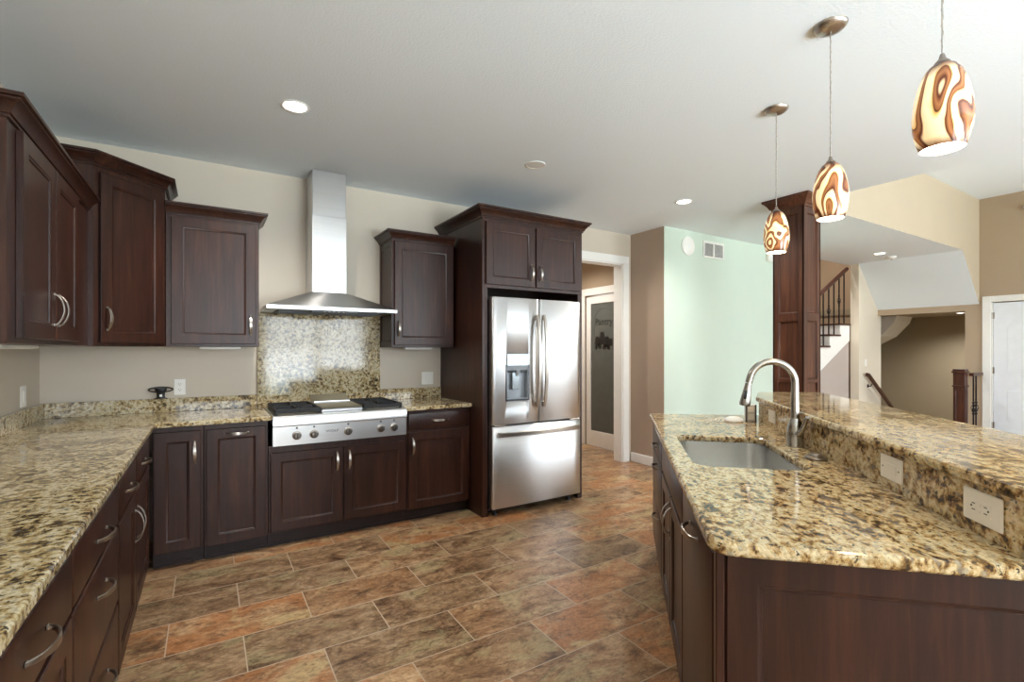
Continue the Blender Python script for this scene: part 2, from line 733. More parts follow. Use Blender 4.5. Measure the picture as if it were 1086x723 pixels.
# rear wall with windows
b = MB()
xs = [XL - .12]
for x0, x1, z0, z1 in RW:
    b.box(xs[-1], x0, REAR - .12, REAR, 0, 3.6)
    b.box(x0, x1, REAR - .12, REAR, 0, z0)
    b.box(x0, x1, REAR - .12, REAR, z1, 3.6)
    xs.append(x1)
b.box(xs[-1], BX + .12, REAR - .12, REAR, 0, 3.6)
struct('wall_rear', b, 'wall', smooth=False)
for i, (x0, x1, z0, z1) in enumerate(RW):
    b = MB()
    t = .07
    b.box(x0 - t, x0, REAR, REAR + .02, z0 - t, z1 + t)
    b.box(x1, x1 + t, REAR, REAR + .02, z0 - t, z1 + t)
    b.box(x0, x1, REAR, REAR + .02, z1, z1 + t)
    b.box(x0, x1, REAR, REAR + .02, z0 - t, z0)
    m = (x0 + x1) / 2
    b.box(m - .03, m + .03, REAR - .08, REAR - .03, z0, z1)
    b.box(x0, x0 + .04, REAR - .08, REAR - .03, z0, z1)
    b.box(x1 - .04, x1, REAR - .08, REAR - .03, z0, z1)
    b.box(x0, x1, REAR - .08, REAR - .03, z0, z0 + .05)
    b.box(x0, x1, REAR - .08, REAR - .03, z1 - .04, z1)
    struct('window_%d' % (i + 1), b, 'white', smooth=False)
b = MB()
b.box(-14, 24, -30, REAR - .3, -.5, -.3)
struct('ground', b, 'concrete', smooth=False)

# great room side: hanging wall, sloped ceiling under the stairs, far walls
HY = 2.49
SX0, SX1, SZ1 = 9.06, BX, 2.045
b = MB()
b.prism_y([(4.77, H), (SX0, H), (SX1, SZ1), (SX1, 3.6), (4.77, 3.6)], HY, HY + .12)
o = struct('wall_hanging', b, ['wall_beige', 'ceiling'], smooth=False)
for p in o.data.polygons:
    if p.normal.z < -.1:
        p.material_index = 1
AY = 3.787
b = MB()
b.prism_y([(SX0, H), (SX1, SZ1), (SX1, SZ1 + .1), (SX0 + .09, H)], HY + .12, AY)
struct('ceiling_slope', b, 'ceiling', smooth=False)
b = MB()
DY0, DY1, DZ = 1.50, 2.355, 2.06          # far door opening
b.box(BX, BX + .12, REAR, DY0, 0, 3.6)
b.box(BX, BX + .12, DY0, DY1, DZ, 3.6)
b.box(BX, BX + .12, DY1, 2.65, 0, 3.6)
b.box(BX, BX + .12, 2.65, AY, 1.95, 3.6)
struct('wall_far', b, 'wall_tan', smooth=False)
b = MB()
b.box(9.062, BX + .12, AY, AY + .123, 0, H)
struct('wall_stair_end', b, 'wall_pale', smooth=False)
for nm, q in (('wall_stairwell_left', (7.0, 7.12, 3.94, 4.95, 0, 4.2)), ('wall_stairwell_back', (6.9, 11.0, 4.95, 5.07, 0, 4.2)),
              ('wall_stairwell_right', (9.9, 10.02, AY + .123, 4.95, 0, 4.2)), ('ceiling_stairwell', (7.0, 10.02, 3.94, 5.07, 4.2, 4.3)),
              ('wall_stairwell_front', (7.0, 10.02, 3.84, 3.94, H + .12, 4.2))):
    b = MB()
    b.box(*q)
    struct(nm, b, 'wall_tan', smooth=False)
# lower stairwell behind the opening
b = MB()
b.box(11.9, 12.0, 1.9, 5.2, 0, 2.3)
b.box(BX + .12, 11.9, 1.9, 2.3, 0, 2.3)
b.box(10.02, 11.9, 5.07, 5.2, 0, 2.3)
b.box(BX + .12, 12.0, 1.9, 5.2, -.1, 0)
struct('wall_lower_stairwell', b, 'wall_stairwell', smooth=False)
b = MB()
b.box(BX + .12, 12.0, 1.9, 4.95, 2.0, 2.1)
struct('ceiling_lower_stairwell', b, 'wall_stairwell', smooth=False)
b = MB()
b.prism_x([(4.75, 2.0), (4.75, 1.30), (4.18, 1.63), (3.97, 1.88), (3.93, 2.0)], 10.9, 11.6)
struct('trim_stair_soffit', b, 'white', smooth=False)


# casings and baseboards
def casing_y(name, x0, x1, ztop, y, w=.095, t=.018, left=True, depth=.14, jamb=True):
    """cased opening in a wall whose face looks to -y"""
    b = MB()
    if left:
        b.box(x0 - w, x0, y - t, y, 0, ztop + w, .004)
    b.box(x1, x1 + w, y - t, y, 0, ztop, .004)
    b.box(x0, x1 + w, y - t, y, ztop, ztop + w, .004)
    if jamb:
        b.box(x1 - .012, x1, y - .001, y + depth, 0, ztop)
        b.box(x0, x0 + .012, y - .001, y + depth, 0, ztop)
        b.box(x0, x1, y - .001, y + depth, ztop - .012, ztop)
    return struct(name, b, 'white')


casing_y('trim_1', OX0, OX1, OZ, YB)
b = MB()
b.box(4.402, 4.42, 3.80, 4.312, 0, .11, .004)
struct('baseboard_brown', b, 'white')
b = MB()
b.box(4.402, 7.0, 3.792, 3.81, 0, .11, .004)
struct('baseboard_green', b, 'white')

# pantry door with casing, dark frosted glass and etched picture
r = thing('door_1', 'white pantry door with tall dark frosted glass behind the cased opening', 'door', (PX, 5.42, 0), -pi / 2, kind='structure')
# local: x runs towards -Y in the world, y runs to +X, front faces -X
b = MB()
b.box(-.10, -.005, -.018, 0, 0, 2.135, .004)
b.box(.725, .81, -.018, 0, 0, 2.135, .004)
b.box(-.10, .81, -.022, 0, 2.135, 2.235, .004)
b.build('casing', 'white', r)
W_, HT_ = .71, 2.115
b = MB()
y0, y1 = .012, .05
b.box(0.003, .095, y0, y1, .004, HT_, .003)
b.box(W_ - .095, W_, y0, y1, .004, HT_, .003)
b.box(.095, W_ - .095, y0, y1, .004, .22, .003)
b.box(.095, W_ - .095, y0, y1, HT_ - .10, HT_, .003)
b.build('door_frame', 'white', r)
b = MB()
b.box(.093, W_ - .093, .024, .036, .218, HT_ - .098)
g = b.build('pane', 'glass_dark', r)
b = MB()
arc = []
cxp = W_ / 2
for k in range(21):
    a = pi - pi * k / 20
    arc.append((cxp + .20 * cos(a), .022, 1.72 + .22 * sin(a)))
b.tube([(cxp - .20, .022, 1.25)] + arc + [(cxp + .20, .022, 1.25)], .003, 6)
b.build('etched_arch', 'etch_line', r)
text_mesh('lettering', 'Pantry', .135, 'etch', r, Matrix.Translation((cxp, .0225, 1.75)) @ FACE_Y)
b = MB()
# still life of a pitcher, jars and fruit
b.lathe([(.03, 0), (.055, .02), (.06, .09), (.035, .15), (.04, .17)], 14, (0, 0, 0))
for v in b.bm.verts:
    v.co = Vector((v.co.x + cxp - .03, .0225 + v.co.y * .01, v.co.z + 1.44))
n0 = len(b.bm.verts)
for (dx, dz, w, h) in [(-.13, 1.42, .05, .13), (.07, 1.40, .045, .15), (.14, 1.42, .035, .10), (-.08, 1.38, .04, .08), (.02, 1.37, .04, .08), (.10, 1.365, .03, .06), (-.15, 1.37, .028, .06)]:
    pl = round_poly([(dx - w, dz), (dx + w, dz), (dx + w * .8, dz + h), (dx - w * .8, dz + h)], w * .6, 5)
    b.prism_y([(x + cxp, z) for x, z in pl], .0218, .0232)
b.build('etched_picture', 'etch', r)
b = MB()
b.tube([(W_ - .05, .012, .95), (W_ - .05, -.04, .95)], .011, 10)
b.lathe([(.012, 0), (.026, .012), (.028, .03), (.018, .042), (.004, .046)], 16, (W_ - .05, -.04, .95), 'Y')
for v in b.bm.verts:
    pass
b.build('knob', 'nickel', r)

# far white door with arched upper panel
r = thing('door_2', 'white two panel door with arched top in the tan wall far right', 'door', (BX, DY1, 0), -pi / 2, kind='structure')
b = MB()
wd = DY1 - DY0
b.box(-.10, -.002, -.018, 0, 0, DZ + .09, .004)
b.box(wd + .002, wd + .10, -.018, 0, 0, DZ + .09, .004)
b.box(-.002, wd + .002, -.018, 0, DZ + .002, DZ + .09, .004)
b.box(.0, .012, .002, .11, 0, DZ - .001)
b.box(wd - .012, wd, .002, .11, 0, DZ - .001)
b.build('casing', 'white', r)


def arch_panel(b, x0, x1, z0, z1, arch, y):
    """raised panel moulding ring with an arched head"""
    def loop(d):
        pts = [(x0 + d, z0 + d), (x1 - d, z0 + d), (x1 - d, z1 - d)]
        if arch > 0:
            for k in range(1, 12):
                t = k / 12
                s = .5 - .5 * cos(2 * pi * t)
                pts.append((x1 - d + (x0 - x1 + 2 * d) * t, z1 - d + arch * s))
        pts.append((x0 + d, z1 - d))
        return pts
    prof = [(0, 0), (.004, .009), (.026, .011), (.05, -.002)]
    rings = [[(x, y + dy, z) for x, z in loop(d)] for d, dy in prof]
    b.loft(rings, False, True)


b = MB()
b.box(.016, wd - .016, .006, .041, .008, DZ - .012, .002)
arch_panel(b, .12, wd / 2 - .045, .28, .82, 0, .0055)
arch_panel(b, wd / 2 + .045, wd - .12, .28, .82, 0, .0055)
arch_panel(b, .12, wd / 2 - .045, 1.0, 1.74, .09, .0055)
arch_panel(b, wd / 2 + .045, wd - .12, 1.0, 1.74, .09, .0055)
b.build('door_leaf', 'white_door', r, angle=12)
for z in (.22, 1.02, 1.82):
    b = MB()
    b.tube([(.004, -.004, z), (.004, -.004, z + .09)], .007, 8)
    b.box(.004, .03, -.001, .006, z, z + .09)
    b.build('hinge', 'nickel', r)

# ------------------------------------------------------------------ cabinet builders
def bow_pull(parent, x, z, length=.135, vertical=True, proj=.032, mat='nickel', y=0.0):
    """arched strap handle standing on a front that faces -y"""
    n = 15
    pts, wid = [], []
    for k in range(n):
        t = k / (n - 1)
        u = (t - .5) * length
        d = proj * sin(pi * t) ** .62
        pts.append((x, y - .003 - d, z + u) if vertical else (x + u, y - .003 - d, z))
        wid.append(.010 + .009 * sin(pi * t))
    b = MB()
    b.strap(pts, wid, .0055, (1, 0, 0) if vertical else (0, 0, 1))
    for e in (-1, 1):
        u = e * length * .487
        c = (x, 0, z + u) if vertical else (x + u, 0, z)
        b.box(c[0] - .006, c[0] + .006, y - .006, y, c[2] - .006, c[2] + .006, .002)
    return b.build('handle', mat, parent)


def shaker_mesh(w, h, t=.02, st=.062, rec=.009):
    b = MB()
    c = .0025

    def rect(d, y):
        return [(d, y, d), (w - d, y, d), (w - d, y, h - d), (d, y, h - d)]
    rings = [rect(0, t), rect(0, c), rect(c, 0), rect(st, 0), rect(st + .004, .003), rect(st + .010, .004), rect(st + .013, rec)]
    b.loft(rings, True, True)
    return b


def slab_mesh(w, h, t=.02, c=.006):
    b = MB()

    def rect(d, y):
        return [(d, y, d), (w - d, y, d), (w - d, y, h - d), (d, y, h - d)]
    b.loft([rect(0, t), rect(0, c * .8), rect(c * .4, c * .25), rect(c, 0)], True, True)
    return b


def front(parent, kind, x0, x1, z0, z1, handle=None, st=.062, mat='wood', y=0.0, pull=.135):
    w, h = x1 - x0, z1 - z0
    if kind == 'door':
        o = shaker_mesh(w, h, st=st).build('door', mat, parent, (x0, y, z0))
    elif kind == 'shaker_drawer':
        o = shaker_mesh(w, h, st=st).build('drawer', mat, parent, (x0, y, z0))
    else:
        o = slab_mesh(w, h).build('drawer', mat, parent, (x0, y, z0))
    if handle:
        hx, hz, vert = handle
        bow_pull(o, hx - x0, hz - z0, pull, vert)
    return o


CROWN = [(0, 0), (.008, 0), (.008, .010), (.014, .012), (.020, .026), (.034, .044), (.046, .052), (.046, .058), (.056, .061), (.056, .074), (0, .074)]


def base_cabinet(label, loc, rotz, w, d, z1, fronts, group='base cabinets', mat='wood', st=.062, cat='cabinet', toe=.1, name='base_cabinet', open_top=False, pull=.135):
    r = thing(name, label, cat, loc, rotz, group)
    b = MB()
    g = .0005
    if open_top:
        b.box(g, w - g, .021, .04, toe, z1)
        b.box(g, .02, .04, d, toe, z1)
        b.box(w - .02, w - g, .04, d, toe, z1)
        b.box(.02, w - .02, .04, d, toe, toe + .018)
        b.box(.02, w - .02, d - .012, d, toe + .018, z1)
    else:
        b.box(g, w - g, .021, d, toe, z1, .0012)
    b.build('carcass', mat, r)
    b = MB()
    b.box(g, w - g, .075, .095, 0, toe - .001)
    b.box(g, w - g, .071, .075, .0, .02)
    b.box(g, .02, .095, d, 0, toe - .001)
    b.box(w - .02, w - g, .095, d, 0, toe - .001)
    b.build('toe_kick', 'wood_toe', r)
    for f in fronts:
        front(r, f[0], *f[1:5], handle=f[5] if len(f) > 5 else None, st=st, mat=mat, pull=pull)
    return r


# ------------------------------------------------------------------ base cabinets on the back wall
FY = 3.69                      # door fronts
zt = .882
dd = YB - FY - .005


def back_unit(label, x0, x1, z1, fronts, **kw):
    return base_cabinet(label, (x0, FY, 0), 0, x1 - x0, dd, z1,
                        [(f[0], f[1] - x0, f[2] - x0, f[3], f[4]) + (((f[5][0] - x0, f[5][1], f[5][2]),) if len(f) > 5 else ()) for f in fronts], **kw)


back_unit('narrow dark wood base cabinet door in the inside corner under the granite worktop', -.288, -.021, zt,
          [('door', -.281, -.036, .105, .850, (-.068, .715, True))])
back_unit('dark wood pull-out base cabinet with horizontal handle, left of the cooktop', -.019, .350, zt,
          [('door', -.006, .336, .10, .850, (.165, .815, False))])
back_unit('dark wood two door cabinet directly below the steel cooktop', .352, 1.329, .700,
          [('door', .365, .836, .115, .655, (.80, .555, True)), ('door', .850, 1.318, .115, .655, (.886, .555, True))])
back_unit('dark wood base cabinet with one drawer over one door beside the fridge panel', 1.331, 1.889, zt,
          [('door', 1.342, 1.874, .10, .708, (1.375, .60, True)), ('drawer', 1.342, 1.874, .728, .860, (1.60, .795, False))])

# ------------------------------------------------------------------ base cabinets on the left wall
FX = -.29


def left_unit(label, y0, y1, fronts, **kw):
    return base_cabinet(label, (FX, y0, 0), pi / 2, y1 - y0, FX - XL - .005, zt,
                        [(f[0], f[1] - y0, f[2] - y0, f[3], f[4]) + (((f[5][0] - y0, f[5][1], f[5][2]),) if len(f) > 5 else ()) for f in fronts], pull=.15, **kw)


left_unit('nearest dark wood base cabinet on the left wall, drawer over panelled door', 1.0, 1.644,
          [('drawer', 1.012, 1.636, .700, .852, (1.327, .775, False)), ('door', 1.012, 1.636, .105, .685)])
left_unit('dark wood cabinet of three stacked drawers in the left run', 1.646, 2.398,
          [('drawer', 1.655, 2.388, .700, .852, (2.03, .77, False)), ('drawer', 1.655, 2.388, .405, .685, (2.03, .595, False)),
           ('drawer', 1.655, 2.388, .105, .390, (2.06, .275, False))])
left_unit('dark wood cabinet with two drawers over two doors, left run by the corner', 2.400, 3.66,
          [('drawer', 2.410, 2.932, .700, .852, (2.665, .77, False)), ('drawer', 2.944, 3.555, .700, .852, (3.247, .77, False)),
           ('door', 2.410, 2.932, .105, .685, (2.90, .53, True)), ('door', 2.944, 3.555, .105, .685, (2.976, .53, True))])

# ------------------------------------------------------------------ granite worktops
r = thing('countertop', 'L-shaped speckled granite worktop along left and back walls around the cooktop', 'countertop', (XL, YB, .884))
CE, CF = -.272, 3.668
out = [(XL + .003, 1.0), (CE, 1.0), (CE, CF - .02), (CE + .02, CF), (.371, CF), (.371, 4.24), (1.312, 4.24), (1.312, CF), (1.889, CF), (1.889, YB - .003), (XL + .003, YB - .003)]
out = [(x - XL, y - YB) for x, y in out]
b = MB()
b.slab(out, [], 0, .03, .007)
b.build('worktop', 'granite', r, angle=12)
for q in ((.003, .023, 1.0 - YB, -.003), (.0235, .330 - XL - .001, -.023, -.003), (1.307 - XL, 1.889 - XL, -.023, -.003)):
    b = MB()
    b.box(*q, .0305, .128, .002)
    b.build('backsplash', 'granite', r)
b = MB()
b.box(0, .972, -.02, -.002, 0, .741, .0015)
o = b.build('backsplash_panel', 'granite', None, (.332, YB, .9145))
tag(o, 'full height granite panel on the wall between cooktop and range hood', 'backsplash')

# ------------------------------------------------------------------ wall cabinets
UB = 1.385


def wall_cabinet(label, loc, rotz, w, d, ztop, doors, crown_path, crown=True):
    r = thing('wall_cabinet', label, 'cabinet', loc, rotz, 'wall cabinets')
    b = MB()
    b.box(.0005, w - .0005, .021, d, 0, ztop - UB, .0012)
    b.build('carcass', 'wood', r)
    for x0, x1, z0, z1, hx, hz in doors:
        front(r, 'door', x0, x1, z0 - UB, z1 - UB, (hx, hz - UB, True))
    b = MB()
    b.sweep(crown_path, CROWN, z=ztop - UB - .012)
    b.build('crown_moulding', 'wood', r)
    return r


# pair on the left wall
LX = XL + .37
wl = 3.633 - 2.315
wall_cabinet('dark wood double door wall cabinet on the left wall', (LX, 2.315, UB), pi / 2, wl, .367, 2.165,
             [(.092, .530, UB + .02, 2.145, .497, 1.535), (.545, .985, UB + .02, 2.145, .575, 1.535)],
             [(0, .367), (0, .021), (wl, .021)])
# diagonal corner cabinet
S_, D_ = .69, .372
r = thing('corner_wall_cabinet', 'tallest dark wood wall cabinet set diagonally across the corner', 'cabinet', (XL, YB, UB), 0, 'wall cabinets')
pl = [(.003, -.003), (.003, -S_), (D_, -S_), (S_, -D_), (S_, -.003)]
ctop = 2.435
b = MB()
b.prism(pl, 0, ctop - UB)
b.build('carcass', 'wood', r)
b = MB()
b.sweep([(.003, -S_), (D_, -S_), (S_, -D_), (S_, -.003)], CROWN, z=ctop - UB - .012)
b.build('crown_moulding', 'wood', r)
diag = (S_ - D_) * sqrt(2)
e = Vector((1, 1)) * sqrt(.5)
nrm = Vector((1, -1)) * sqrt(.5)
p0 = Vector((D_, -S_)) + e * .03 + nrm * .021
dw = diag - .055
dr = shaker_mesh(dw, ctop - UB - .065).build('door', 'wood', r, (p0.x, p0.y, .02), pi / 4)
bow_pull(dr, .033, .14, .135, True)
# single door right of it
x0, x1 = XL + S_ + .002, .317
wall_cabinet('dark wood single door wall cabinet between corner cabinet and range hood', (x0, YB - .37, UB), 0, x1 - x0, .367, 2.285,
             [(-.205 - x0, .296 - x0, UB + .02, 2.255, .262 - x0, 1.54)],
             [(0, .021), (x1 - x0, .021), (x1 - x0, .367)])
# single door between hood and fridge
x0, x1 = 1.311, 1.872
r5 = wall_cabinet('dark wood single door wall cabinet between range hood and fridge', (x0, YB - .36, UB), 0, x1 - x0, .357, 2.300,
                  [(1.325 - x0, 1.858 - x0, UB + .02, 2.275, 1.357 - x0, 1.54)],
                  [(0, .357), (0, .021), (x1 - x0, .021)])
b = MB()


def side_panel(x, y0, y1, z0, z1):
    """recessed panel moulding on a side that faces -x"""
    b = MB()
    prof = [(0, 0), (0, -.006), (.045, -.006), (.052, -.001)]
    rings = [[(x + dx, y0 + d, z0 + d), (x + dx, y1 - d, z0 + d), (x + dx, y1 - d, z1 - d), (x + dx, y0 + d, z1 - d)] for d, dx in prof]
    b.loft(rings, False, True)
    return b


side_panel(0, .022, .356, .002, 2.300 - UB - .016).build('side_panel', 'wood', r5)

# slim lights under the wall cabinets
for lbl, px, py, ln, rz in [('slim white light bar under the left wall double cabinet', LX - .12, 2.65, .5, pi / 2),
                            ('slim white light bar under the single cabinet left of the hood', -.05, YB - .22, .26, 0),
                            ('slim white light bar under the single cabinet right of the hood', 1.46, YB - .22, .26, 0)]:
    r = thing('under_cabinet_light', lbl, 'light', (px, py, UB - .016), rz, 'lights under the wall cabinets')
    b = MB()
    b.box(0, ln, 0, .06, 0, .016, .003)
    b.build('housing', 'plastic', r)
    b = MB()
    b.box(.02, ln - .02, .012, .048, -.003, .0, .001)
    b.build('lens', 'paper', r)

# ------------------------------------------------------------------ tall fridge surround
TY = 3.49
r = thing('fridge_cabinet', 'tall dark wood surround with two small doors above the fridge', 'cabinet', (1.892, TY, 0))
tw, td, ttop = 1.045, YB - TY - .004, 2.455
b = MB()
b.box(0, .020, .0, td, 0, ttop, .0012)
b.box(.020, .048, .0, .02, 0, 1.87, .001)
b.build('side_panel', 'wood', r)
b = MB()
b.box(tw - .020, tw, .0, td, 0, ttop, .0012)
b.box(tw - .048, tw - .02, .0, .02, 0, 1.87, .001)
b.build('side_panel', 'wood', r)
b = MB()
b.box(.0205, tw - .0205, .0, td, 1.871, ttop - .001, .0012)
b.build('carcass', 'wood', r)
front(r, 'door', .028, .508, 1.900, 2.412, (.468, 2.02, True), y=-.02)
front(r, 'door', .522, 1.012, 1.900, 2.412, (.560, 2.02, True), y=-.02)
b = MB()
b.sweep([(0, td), (0, 0), (tw, 0), (tw, td)], [(o_ * 1.15, z_ * 1.2) for o_, z_ in CROWN], z=ttop - .014)
b.build('crown_moulding', 'wood', r)

# ------------------------------------------------------------------ refrigerator
fx0, fx1 = 1.946, 2.868
FRY = 3.415
r = thing('refrigerator', 'stainless french door refrigerator with water dispenser and bottom freezer', 'refrigerator', (fx0, FRY, 0))
fw = fx1 - fx0
b = MB()
b.box(.006, fw - .006, .075, .80, .045, 1.775, .004)
b.build('body', 'grey_metal', r)


def bowed(x0, x1, z0, z1, t=.07, bow=.006, hole=None):
    """door skin, slightly bowed across its width, with rounded vertical edges"""
    b = MB()
    n = 14
    er = .014
    cols = []
    xs = [x0, x0 + er * .3, x0 + er] + [x0 + er + (x1 - x0 - 2 * er) * k / n for k in range(1, n)] + [x1 - er, x1 - er * .3, x1]
    for x in xs:
        u = (x - x0) / (x1 - x0)
        y = bow * (1 - 4 * u * (1 - u))
        dl = min(x - x0, x1 - x)
        if dl < er:
            y += er - sqrt(max(0, er * er - (er - dl) ** 2))
        cols.append((x, y))
    poly = cols + [(x1, t), (x0, t)]
    rings = []
    c = .006
    for z, sc in ((z0, c), (z0 + c, 0), (z1 - c, 0), (z1, c)):
        rings.append([(x, y + (sc if y < t - .001 else 0), z) for x, y in poly])
    b.loft(rings)
    return b


dz0, dz1 = .752, 1.795
half = fw / 2
# left door with a real recess for the dispenser: pieces around the opening share one mesh
px0, px1, pz0, pz1 = .135, .345, .955, 1.33
b = bowed(0.003, half - .003, dz0, dz1)
ld = b.build('door', 'steel', r, angle=50)
bm_c = MB()
bm_c.box(px0, px1, -.01, .06, pz0, pz1 - .10)
cut = bm_c.build('dispenser_cutter', 'black', None)
# cut the recess, then bake and drop the cutter
md = ld.modifiers.new('recess', 'BOOLEAN')
md.operation = 'DIFFERENCE'
md.object = cut
md.solver = 'EXACT'
cut.parent = r
dgr = bpy.context.evaluated_depsgraph_get()
me2 = bpy.data.meshes.new_from_object(ld.evaluated_get(dgr))
ld.modifiers.clear()
ld.data = me2
bpy.data.objects.remove(cut)
b = MB()
b.box(px0 + .001, px1 - .001, .052, .058, pz0 + .001, pz1 - .101)
b.box(px0, px0 + .004, .0, .058, pz0, pz1 - .10)
b.box(px1 - .004, px1, .0, .058, pz0, pz1 - .10)
b.box(px0, px1, .002, .058, pz0, pz0 + .006)
dp = b.build('dispenser', 'dispenser', ld)
b = MB()
b.box(px0 - .002, px1 + .002, -.006, .02, pz1 - .10, pz1, .004)
b.build('control_panel', 'panel_screen', ld)
b = MB()
b.prism_x([(.052, pz1 - .10), (.0, pz1 - .10), (.004, pz1 - .135), (.052, pz1 - .16)], px0 + .006, px1 - .006)
b.lathe([(.022, 0), (.026, .05)], 16, ((px0 + px1) / 2 + .01, .026, pz1 - .185))
b.build('spout', 'dispenser', ld)
b = MB()
b.box((px0 + px1) / 2 - .04, (px0 + px1) / 2 + .03, .02, .028, pz0 + .08, pz0 + .22, .003)
b.build('paddle', 'panel_screen', ld)
b = MB()
b.box(px0 - .012, px0 - .002, -.002, .01, pz0 - .01, pz1 - .09, .002)
b.box(px1 + .002, px1 + .012, -.002, .01, pz0 - .01, pz1 - .09, .002)
b.box(px0 - .012, px1 + .012, -.002, .01, pz0 - .014, pz0, .002)
b.build('bezel', 'grey_metal', ld)
rd = bowed(half + .003, fw - .003, dz0, dz1).build('door', 'steel', r, angle=50)
text_mesh('logo', 'LG', .028, 'paper', rd, Matrix.Translation((fw - .06, .002, 1.725)) @ FACE_Y)


def fridge_handle(parent, x, z0, z1):
    n = 17
    pts = []
    for k in range(n):
        t = k / (n - 1)
        pts.append((x, -.018 - .042 * sin(pi * t) ** .7, z0 + (z1 - z0) * t))
    b = MB()
    b.strap(pts, [.026 + .008 * sin(pi * k / 16) for k in range(n)], .016, (1, 0, 0))
    b.box(x - .011, x + .011, -.02, .006, z0 + .004, z0 + .045, .004)
    b.box(x - .011, x + .011, -.02, .006, z1 - .045, z1 - .004, .004)
    return b.build('handle', 'nickel', parent)


fridge_handle(ld, half - .036, .88, 1.66)
fridge_handle(rd, half + .036, .88, 1.66)
fd = bowed(0.003, fw - .003, .07, .738).build('freezer_drawer', 'steel', r, angle=50)
n = 21
pts = []
for k in range(n):
    t = k / (n - 1)
    pts.append((.045 + (fw - .09) * t, -.02 - .04 * sin(pi * t) ** .6, .675))
b = MB()
b.strap(pts, .036, .016, (0, 0, 1))
b.box(.05, .09, -.022, .008, .66, .69, .004)
b.box(fw - .09, fw - .05, -.022, .008, .66, .69, .004)
b.build('handle', 'nickel', fd)
for x in (.02, fw - .13):
    b = MB()
    b.box(x, x + .11, .0, .06, .738, .751, .003)
    b.build('hinge', 'nickel', r)
for x in (.05, fw - .10):
    b = MB()
    b.lathe([(.022, 0), (.022, .012), (.012, .014), (.012, .05)], 14, (x + .02, .09, 0))
    b.box(x - .02, x + .06, .06, .12, .045, .068, .003)
    b.build('foot', 'grey_metal', r)
b = MB()
b.box(.02, fw - .02, .12, .14, .02, .046)
b.build('kick_grille', 'black', r)

# ------------------------------------------------------------------ cooktop
cx0, cx1 = .374, 1.309
r = thing('cooktop', 'stainless gas rangetop with five knobs, griddle and black grates', 'cooktop', (cx0, 3.65, .702))
cw = cx1 - cx0
b = MB()
# front panel with bullnose, then the flat top
b.prism_x([(.0, .006), (.0, .135), (-.012, .143), (-.012, .196), (-.004, .208), (.06, .214), (.585, .214), (.585, .15), (.05, .15), (.05, .006)], 0, cw)
b.build('chassis', 'steel_plain', r)
b = MB()
b.box(.004, cw - .004, -.002, .01, .1365, .1415)
b.build('shadow_gap', 'grey_metal', r)
b = MB()
b.box(.008, cw - .008, .06, .572, .02, .149)
b.build('burner_box', 'grey_metal', r)
for u in (.150, .262, .496, .735, .837):
    b = MB()
    b.lathe([(.030, 0), (.030, -.006), (.026, -.008)], 24, (u, 0, .070), 'Y')
    k = b.build('knob', 'nickel_dark', r)
    b = MB()
    b.lathe([(.022, -.006), (.023, -.03), (.019, -.036), (.0, -.037)], 24, (u, 0, .070), 'Y', cap1=False)
    b.box(u - .0035, u + .0035, -.045, -.034, .049, .091, .002)
    b.build('grip', 'knob_metal', k)
    b = MB()
    b.box(u - .006, u + .006, -.0015, 0, .115, .127)
    b.build('dial_mark', 'dark_slot', k)
text_mesh('logo', 'WOLF', .024, 'dark_slot', r, Matrix.Translation((.385, -.001, .082)) @ FACE_Y, xscale=1.3)


def grate(x0, x1, y0, y1):
    b = MB()
    z0, z1 = .222, .25
    t = .014
    b.box(x0, x1, y0, y0 + t, z0, z1, .003)
    b.box(x0, x1, y1 - t, y1, z0, z1, .003)
    b.box(x0, x0 + t, y0 + t, y1 - t, z0, z1, .003)
    b.box(x1 - t, x1, y0 + t, y1 - t, z0, z1, .003)
    xm, ym = (x0 + x1) / 2, (y0 + y1) / 2
    b.box(x0 + t, x1 - t, ym - t / 2, ym + t / 2, z0, z1, .003)
    for yc in ((y0 + ym) / 2, (y1 + ym) / 2):
        for a in range(4):
            ang = a * pi / 2
            m = Matrix.Translation((xm + .075 * cos(ang), yc + .06 * sin(ang), z1 - .008)) @ Matrix.Rotation(ang, 4, 'Z')
            b.rbox((.085, .012, .016), m, .002)
    for x in (x0 + .01, x1 - .01):
        for y in (y0 + .01, y1 - .01):
            b.box(x - .007, x + .007, y - .007, y + .007, .2145, z0)
    g = b.build('grate', 'iron', r)
    for yc in ((y0 + ym) / 2, (y1 + ym) / 2):
        b = MB()
        b.lathe([(.05, .2145), (.05, .222), (.036, .225), (.034, .236), (.01, .238)], 20, (xm, yc, 0))
        b.build('burner', 'iron', g)


grate(.018, .315, .045, .56)
grate(.622, .917, .045, .56)
b = MB()
b.box(.322, .614, .05, .555, .2145, .232, .004)
b.prism_x([(.05, .2325), (.07, .244), (.55, .250), (.55, .2325)], .326, .610)
b.build('griddle_cover', 'steel_plain', r)
b = MB()
b.prism_x([(.40, .2505), (.40, .258), (.553, .30), (.562, .296), (.562, .2505)], .332, .604)
b.build('lid_back', 'steel_plain', r)

# ------------------------------------------------------------------ range hood
hx0, hx1 = .352, 1.298
r = thing('range_hood', 'stainless chimney range hood on the wall over the cooktop', 'range hood', (hx0, YB, 0))
hw = hx1 - hx0
hz = 1.658
b = MB()
fy = -.50
c0, c1, cyf = .338, .600, -.28


def rect3(x0, x1, y0, y1, z):
    return [(x0, y0, z), (x1, y0, z), (x1, y1, z), (x0, y1, z)]


